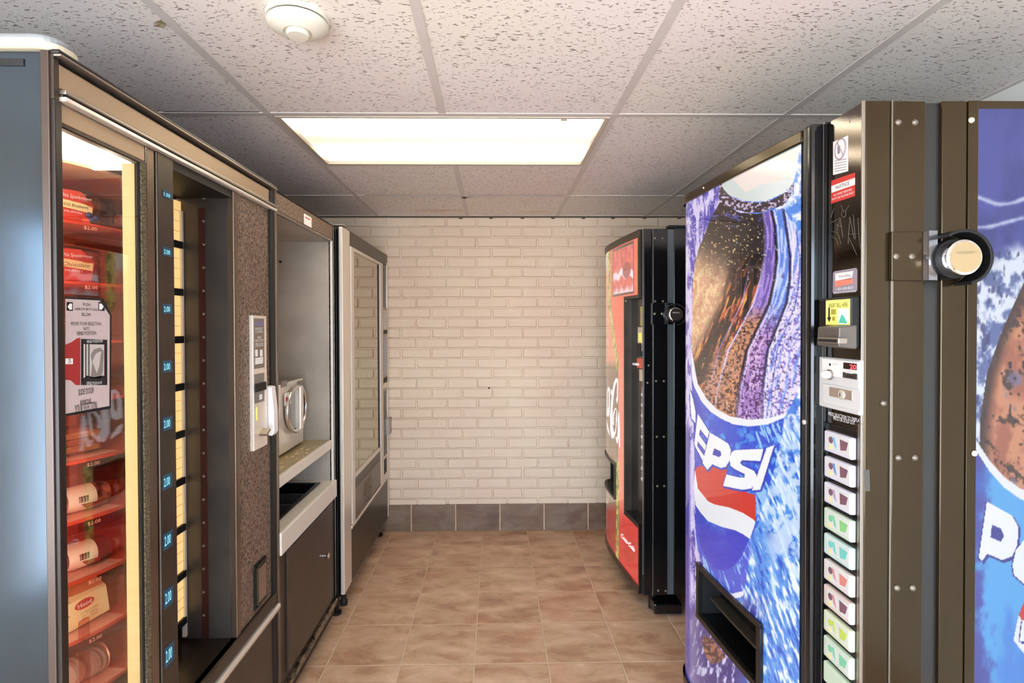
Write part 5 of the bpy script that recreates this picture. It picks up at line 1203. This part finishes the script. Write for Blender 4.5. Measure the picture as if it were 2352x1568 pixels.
# lock bracket on the side
def lockset(parent, YS, px, sc, m_plate, m_disc, txt, sc_tilt=True):
    # px: (plate left, plate right, top, bottom, disc centre x, disc centre y, disc radius px)
    l, r, tp, bt_, dxp, dyp, rp, fold0, fold1 = px
    X = lambda a: pY(a, (tp+bt_)/2, YS)[0]
    z1 = pY(l, tp, YS)[1]; z0 = pY(l, bt_, YS)[1]
    lk = box('lock_bracket', m_plate, parent, X(l), X(r), YS-.010, YS-.0006, z0, z1, .002)
    b = MB(); b.prism([(X(fold0),YS-.010),(X(fold0)+.004,YS-.020),(X(fold1)-.004,YS-.020),(X(fold1),YS-.002),(X(fold1)-.006,YS-.002),(X(fold1)-.008,YS-.014),(X(fold0)+.006,YS-.014),(X(fold0)+.002,YS-.010)], z0, z1, 'z')
    b.build('bracket_fold', mat('dark_chrome', (140,142,148), .15, .9), lk)
    for a in (l+(r-l)*.16, l+(r-l)*.50):
        x, z_ = pY(a, tp+(bt_-tp)*.5, YS-.010); MB().lathe((x,YS-.010,z_), (0,-1,0), [(.0066,0),(.0058,.003),(.001,.005)], 14).build('bolt', BOLTM, lk, smooth=True)
    # hood ring and puck, standing out from the side toward the viewpoint
    YD = YS-.075*sc
    cx, cz = pY(dxp, dyp, YD); R = rp*YD/F
    dirv = Vector((-.06,-1,0)).normalized(); c0 = Vector((cx,YD,cz)) - dirv*.0
    back = c0 - dirv*.068*sc
    MB().lathe(back, dirv, [(R*1.18,0),(R*1.18,.030*sc),(R*1.13,.036*sc),(R*1.02,.036*sc)], 40).build('lock_tube', BLACKM, lk, smooth=True)
    # half hood
    n = 22; vs = []
    for j, d_ in enumerate((0, .074*sc)):
        for i in range(n+1):
            a = math.radians(-75+200*i/n)
            for rr_ in (R*1.42, R*1.60): vs.append(back + dirv*d_ + (Vector((0,0,1)).cross(dirv)*-math.cos(a)*rr_*-1 + Vector((0,0,math.sin(a)*rr_))))
    m2_ = (n+1)*2; fs = []
    for i in range(n):
        fs += [(i*2,i*2+2,m2_+i*2+2,m2_+i*2),(i*2+1,m2_+i*2+1,m2_+i*2+3,i*2+3),(i*2,i*2+1,i*2+3,i*2+2),(m2_+i*2,m2_+i*2+2,m2_+i*2+3,m2_+i*2+1)]
    fs += [(0,m2_,m2_+1,1),(n*2,n*2+1,m2_+n*2+1,m2_+n*2)]
    MB().add(vs, fs).build('lock_hood', BLACKM, lk, .001, smooth=True)
    pk = MB().lathe(back, dirv, [(R*.95,0),(R*.98,.058*sc),(R,.064*sc),(R,.072*sc),(R*.90,.0755*sc),(.001,.0755*sc)], 40).build('lock_puck', CHROME, lk, smooth=True)
    MB().lathe(back+dirv*.0755*sc, dirv, [(R*.86,0),(R*.86,.0006),(.001,.0006)], 40).build('puck_face', m_disc, pk)
    fc = back+dirv*.0765*sc
    lr_ = Vector((-dirv.y, dirv.x, 0)); text(txt, fc-lr_*R*.5+Vector((0,0,R*.18)), lr_*R, Vector((0,0,R*.16)), mat('etched_grey', (150,140,120), .4, .5) if sc_tilt else WHITEINK, pk, depth=.0008)
lockset(m5, YS, (2040,2146,533,645,2213,591,41,2112,2140), .66, DARKSTEEL, mat('brass_face', (176,154,116), .5, .5), 'HIGH SECURITY')

# ------------------------------------------------------------------ M4 far red machine
PC = Prof([(2.63,.702),(2.75,.690),(2.9,.674),(3.05,.665),(3.18,.662),(3.28,.670),(3.34,.689),(3.37,.722)])
YC = 2.615; T4 = 1.862; B4 = .10
m4 = thing('soda_vending_machine', 'red-fronted black drink vending machine standing by the brick wall', 'vending machine', (1.1,3.0,0), 'drink vending machines along the right wall')
ur = PC.hit(1437,900)[0]; zr1 = PC.hit(1455,683)[1]; zr0 = (PC.hit(1440,1178)[1]+PC.hit(1466,1205)[1])/2
pic0 = PC.hit(1455,600)[0]; pic1 = PC.hit(1409,600)[0]; pz1 = (PC.hit(1455,558)[1]+PC.hit(1410,580)[1])/2; pz0 = (PC.hit(1455,668)[1]+PC.hit(1410,676)[1])/2
def cokeart(U, Z):
    px, py = uz2px(PC, U, Z); N_ = len(U)
    c = mixc(np.tile(np.array([246.,106,84]), (N_,1)), (244,132,108), sm(700,900,py)*(1-sm(1150,1250,py)))
    c = mixc(c, (214,56,54), sm(1150,1210,py))
    # dark contour silhouette with yellow-green glint edge, left
    e = np.interp(py, [560,700,760,830,880,1100,1300], [1401,1402,1409,1420,1421,1421,1420])
    left = mixc(np.tile(np.array([232.,150,120]), (N_,1)), (128,104,84), sm(820,850,py)); left = mixc(left, (150,120,100), sm(1010,1060,py)); left = mixc(left, (170,44,44), sm(1150,1180,py))
    left = mixc(left, (220,224,206), (1-sm(600,640,py)))
    c = np.where((px < e)[:,None], left, c)
    gl_ = (np.abs(px-e+1.5) < 3.2) & ((py < 850) | (py > 1060)); gc = mixc(np.tile(np.array([206.,196,110]), (N_,1)), (120,130,60), sm(.5,.6,fbm(px/2,py/12,5))); c = np.where(gl_[:,None], gc, c)
    # white script
    zz_ = lambda L_: [(1385+x/7.842, 840+y/7.842) for x, y in L_]
    for q in ([(240,210),(275,235),(280,320),(275,600),(262,690),(240,600),(255,560),(262,330),(248,280),(215,420),(190,620),(180,800),(185,1080),(200,1180),(215,1200),(235,1120),(240,900),(250,830),(245,780),(225,790),(205,900),(200,1000),(210,1060),(190,1070),(180,980),(190,850),(215,770),(240,750),(260,800),(262,960),(240,1200),(200,1310),(160,1300),(135,1150),(132,900),(145,700),(165,500),(200,300)],
              [(285,820),(300,850),(310,1100),(315,1470),(295,1450),(288,1250),(275,1380),(255,1400),(232,1290),(240,1260),(258,1300),(270,1150),(272,950)],
              [(100,370),(130,400),(132,560),(125,880),(95,925),(70,880),(72,560),(85,420)], [(145,420),(170,430),(168,520),(145,520)], [(68,985),(90,1040),(125,1200),(130,1270),(110,1220),(75,1130)]):
        c = np.where(inpoly(px, py, zz_(q))[:,None], np.array([250.,250,255]), c)
    q = zz_([(98,440),(112,470),(112,560),(105,740),(92,790),(90,600)]); c = np.where(inpoly(px, py, q)[:,None], np.array([150.,110,100]), c)
    # lower disc and small script
    d_ = np.hypot((px-1447)/14, (py-1262)/30); c = np.where((d_ < 1)[:,None], c*.93, c)
    # picture frame
    fr_ = (U > pic0-.012) & (U < pic1+.014) & (Z > pz0-.012) & (Z < pz1+.014); c = np.where(fr_[:,None], np.array([84.,62,54]), c)
    pi = (U > pic0) & (U < pic1) & (Z > pz0) & (Z < pz1); a_ = (U-pic0)/(pic1-pic0); b_ = (Z-pz0)/(pz1-pz0)
    pc = mixc(np.tile(np.array([206.,84,84]), (N_,1)), (226,110,104), sm(.4,.6,fbm(U*30,Z*30,3)))
    sw = np.abs(b_-.34-.22*np.exp(-((a_-.52)/.13)**2)-.08*np.sin(a_*9)); pc = mixc(pc, (240,226,234), (1-sm(.05,.12,sw)))
    pc = mixc(pc, (150,60,66), (1-sm(.8,1.0,np.hypot((a_-.28)/.2,(b_-.48)/.2)))*.8); pc = mixc(pc, (238,222,230), (1-sm(.06,.24,b_+.1*np.abs(np.sin(a_*12))))*.9)
    return np.where(pi[:,None], pc, c)
CRN = colmat('backlit_red_print', .2, .95, .22, coat=1, coatr=.02)
dq0, dq1 = PC.hit(1414,1100)[0], PC.usil()+.08
dz1_, dz0_ = PC.hit(1405,1058)[1], PC.hit(1408,1135)[1]
printed(PC, .008, PC.L-.01, B4+.03, T4-.035, .004, .003, .002, cokeart, [(-1,ur,zr0,zr1),(dq0,dq1,dz0_,dz1_)], CRN, m4, 'display_panel')['label'] = 'curved red backlit front with white Coca-Cola script'
xb4 = .80; sh_ = MB()
zk = sorted([B4, dz0_, dz1_, zr0, zr1, T4-.001])
for za_, zb_ in zip(zk[:-1], zk[1:]):
    mid_ = (za_+zb_)/2; ua_ = ur if zr0 < mid_ < zr1 else 0
    for (p_, q_) in (((ua_, dq0), (dq1, PC.L)) if dz0_ < mid_ < dz1_ else ((ua_, PC.L),)):
        if q_ > p_: s_ = shell(PC, p_, q_, za_, zb_, -.006, xb4); sh_.add(s_.v, s_.f)
sh_.build('door_shell', BLACKM, m4)
band(PC, 0, PC.L, T4-.035, T4, -.006, .008).build('top_rim', TAUPED, m4, .002, smooth=True)
band(PC, 0, PC.L, B4, B4+.03, -.006, .008).build('bottom_rim', BLACK, m4, smooth=True)
band(PC, 0, .020, zr1, T4-.035, -.004, .006, 6).build('edge_trim', TAUPED, m4)
band(PC, 0, .014, B4+.03, zr0, -.004, .006, 6).build('edge_trim', BLACK, m4)
fr = MB()
for (a, b_, c_, d_) in ((0,ur+.008,zr1-.006,zr1+.010),(ur-.006,ur+.008,zr0,zr1),(0,ur+.008,zr0-.012,zr0+.004)):
    q = band(PC, a, b_, c_, d_, -.03, .007, 10); fr.add(q.v, q.f)
fr.build('recess_frame', TAUPED, m4)
q = band(PC, 0, ur, zr0, zr1, -.045, -.030, 10); q.build('control_recess', BLACK, m4)
MB().add(*[(l.v, l.f) for l in (shell(PC,0,ur,zr0,zr1,-.045,xb4),)][0]).build('door_shell', BLACKM, m4)
# controls inside the recess
def cpt(px, py): return PC.hit(px, py)
def cband(name, m_, p0, p1, o0, o1, parent=None, bev=0):
    u0, z1 = cpt(*p0); u1, z0 = cpt(*p1); 
    return band(PC, min(u0,u1), max(u0,u1), min(z0,z1), max(z0,z1), o0, o1, 6).build(name, m_, parent or m4, bev)
cband('flavour_poster', mat('multi_print', (170,130,120), .4, noise=(40,(150,170,80),.4,.6,U1)), (1465,704), (1476,748), -.030, -.012)
bvc = cband('bill_validator', mat('sand_panel', (196,180,150), .4), (1462,751), (1476,806), -.030, -.006)
cband('validator_label', YELLOWP, (1464,764), (1473,786), -.006, -.0045, bvc); cband('bill_slot', INK, (1464,788), (1476,818), -.030, .004, bvc)
cu4 = cband('coin_unit', mat('orange_unit', (214,88,60), .4), (1461,822), (1475,846), -.030, -.004); cband('return_button', WHITEP, (1458,833), (1466,839), -.030, .012, cu4)
cband('price_card', mat('cream_print', (206,188,164), .5), (1463,848), (1477,876), -.030, -.012)
cband('button_strip', mat('mottled_strip', (120,104,106), .4, noise=(70,(206,190,196),.42,.6,U1)), (1467,888), (1479,1108), -.030, -.014)
for i in range(9):
    u_, z_ = cpt(1475.5, 906+24.2*i); y_, x__ = PC.yx(u_, -.014); MB().lathe((float(x__),float(y_),z_), (-1,0,0), [(.009,0),(.009,.006),(.006,.009),(.001,.010)], 14).build('selection_button', GREYP, m4, smooth=True)
cband('notice_card', mat('cream_print', (206,188,164), .5), (1472,1130), (1479,1174), -.030, -.016)
ui, zi = cpt(1465,1190)
band(PC, 0, ur, zr0-.002, zr0+.012, -.030, .010, 8).build('recess_ledge', BLACK, m4, .002)
MB().cyl((float(PC.yx(cpt(1440,691)[0],.004)[1]), float(PC.yx(cpt(1440,691)[0],.004)[0]), cpt(1440,691)[1]), (-1,0,0), .005, .004, 10).build('screw', SILVER, m4)
# chute of the red machine
band(PC, dq0, dq1, dz0_, dz1_, -.09, -.086, 12).build('chute_back', BLACKM, m4)
fr = MB()
for (a, b_, c_, d_) in ((dq0-.008,dq1+.008,dz1_-.004,dz1_+.010),(dq0-.008,dq1+.008,dz0_-.010,dz0_+.004),(dq0-.010,dq0+.004,dz0_,dz1_)):
    q = band(PC, a, b_, c_, d_, -.004, .010, 14); fr.add(q.v, q.f)
fr.build('chute_frame', mat('chute_black', (26,24,22), .3), m4, smooth=True)
# small script on the red lower part: laid along the surface
def ctext(body, p0, p1, m_, parent, shear=.2, bold=.0):
    u0, z1 = cpt(*p0); u1, z0 = cpt(*p1); yA, xA = PC.yx(u0, .004); yB_, xB_ = PC.yx(u1, .004); h_ = abs(z1-z0)
    return text(body, (float(xA),float(yA),z0), (float(xB_-xA),float(yB_-yA),0), (0,0,h_), m_, parent, 'lettering', shear=shear, bold=bold)
ctext('Coca-Cola', (1428,1243), (1459,1268), mat('lit_white', (250,250,250), .5, emit=(255,255,255), es=.8), m4, .3, .02)
# side of the red machine
x_ = lambda px, py=900: pY(px, py, YC)[0]
box('side_flange', BLACK, m4, .715, x_(1497), YC+.001, YC+.02, B4, T4, .002)
box('flange_edge', SILVERD, m4, x_(1476), x_(1477.5), YC-.001, YC+.003, B4+.1, T4)
box('cabinet', BLACKM, m4, .802, 1.57, YC+.012, 3.40, B4, T4-.004)
box('side_flange', BLACK, m4, .715, .802, YC+.02, 2.63, B4, T4)
box('seam', SILVERD, m4, x_(1499), x_(1500), YC-.0005, YC+.010, B4, T4)
box('cabinet_side', BLACK, m4, x_(1500), x_(1533), YC, YC+.012, B4, T4, .002)
box('side_channel', mat('grey_channel', (104,110,116), .35, .5), m4, x_(1533), x_(1548), YC+.007, YC+.012, B4, T4-.002)
box('cabinet_side', BLACK, m4, x_(1548), 1.57, YC, YC+.012, B4, T4+.004, .002)
box('top_ridge', BLACKM, m4, x_(1535), x_(1575), YC-.004, YC+.04, T4+.004, T4+.016)
for (a, c_) in ((1505,547),(1522,547),(1505,692),(1523,692),(1507,875),(1525,875),(1509,1003),(1525,1003),(1510,1116),(1526,1116),(1512,1356),(1529,1357),(1490,839),(1487,879)): boltY(a, c_, YC-.0005, m4, .0062)
lockset(m4, YC, (1496,1545,696,745,1552,722,16,1525,1534), .66, BLACK, mat('dark_face', (60,54,48), .3, .4), 'MEDECO', False)
b = MB(); b.box(x_(1502), x_(1566), YC-.012, YC+.10, .012, .062); b.build('foot_rail', BLACK, m4, .006)
for yy in (YC+.08, 3.30):
    for xx in (.78, 1.5): MB().cyl((xx,yy,0), (0,0,1), .02, B4, 16).build('leg', BLACKM, m4)

# ------------------------------------------------------------------ camera
cam = bpy.data.cameras.new('camera'); co = bpy.data.objects.new('camera', cam); C.objects.link(co); bpy.context.scene.camera = co
cam.sensor_width = 36; cam.sensor_fit = 'HORIZONTAL'; cam.lens = 36*F/2352; cam.shift_x = -SX/2352; cam.shift_y = SY/2352; cam.clip_start = .02
s, c = math.sin(ROL), math.cos(ROL)
rv = Vector(rot(c,0,s)); uv = Vector(rot(-s,0,c)); fv = Vector(rot(0,1,0))
M = Matrix((rv, uv, -fv)).transposed().to_4x4(); M.translation = (0,0,HC); co.matrix_world = M

# ------------------------------------------------------------------ light: daylight through the added window and door
W = bpy.data.worlds.new('world'); bpy.context.scene.world = W; W.use_nodes = True; nt = W.node_tree
bg = nt.nodes['Background']; bg.inputs['Strength'].default_value = 16.0
tc = nt.nodes.new('ShaderNodeTexCoord'); sp_ = nt.nodes.new('ShaderNodeSeparateXYZ'); cr = nt.nodes.new('ShaderNodeValToRGB')
nt.links.new(tc.outputs['Generated'], sp_.inputs[0]); mr = nt.nodes.new('ShaderNodeMapRange'); mr.inputs['From Min'].default_value = -.6; mr.inputs['From Max'].default_value = .6
nt.links.new(sp_.outputs['Z'], mr.inputs['Value']); nt.links.new(mr.outputs[0], cr.inputs[0]); nt.links.new(cr.outputs[0], bg.inputs['Color'])
e = cr.color_ramp.elements; e[0].position = .30; e[0].color = (.84,.82,.82,1); e[1].position = .62; e[1].color = (.72,.86,1.0,1)
x = e.new(.5); x.color = (.76,.80,.84,1)
vs_ = bpy.context.scene.view_settings; vs_.view_transform = 'Standard'; vs_.look = 'None'; vs_.gamma = 1; vs_.exposure = 0.0; vs_.use_curve_mapping = False
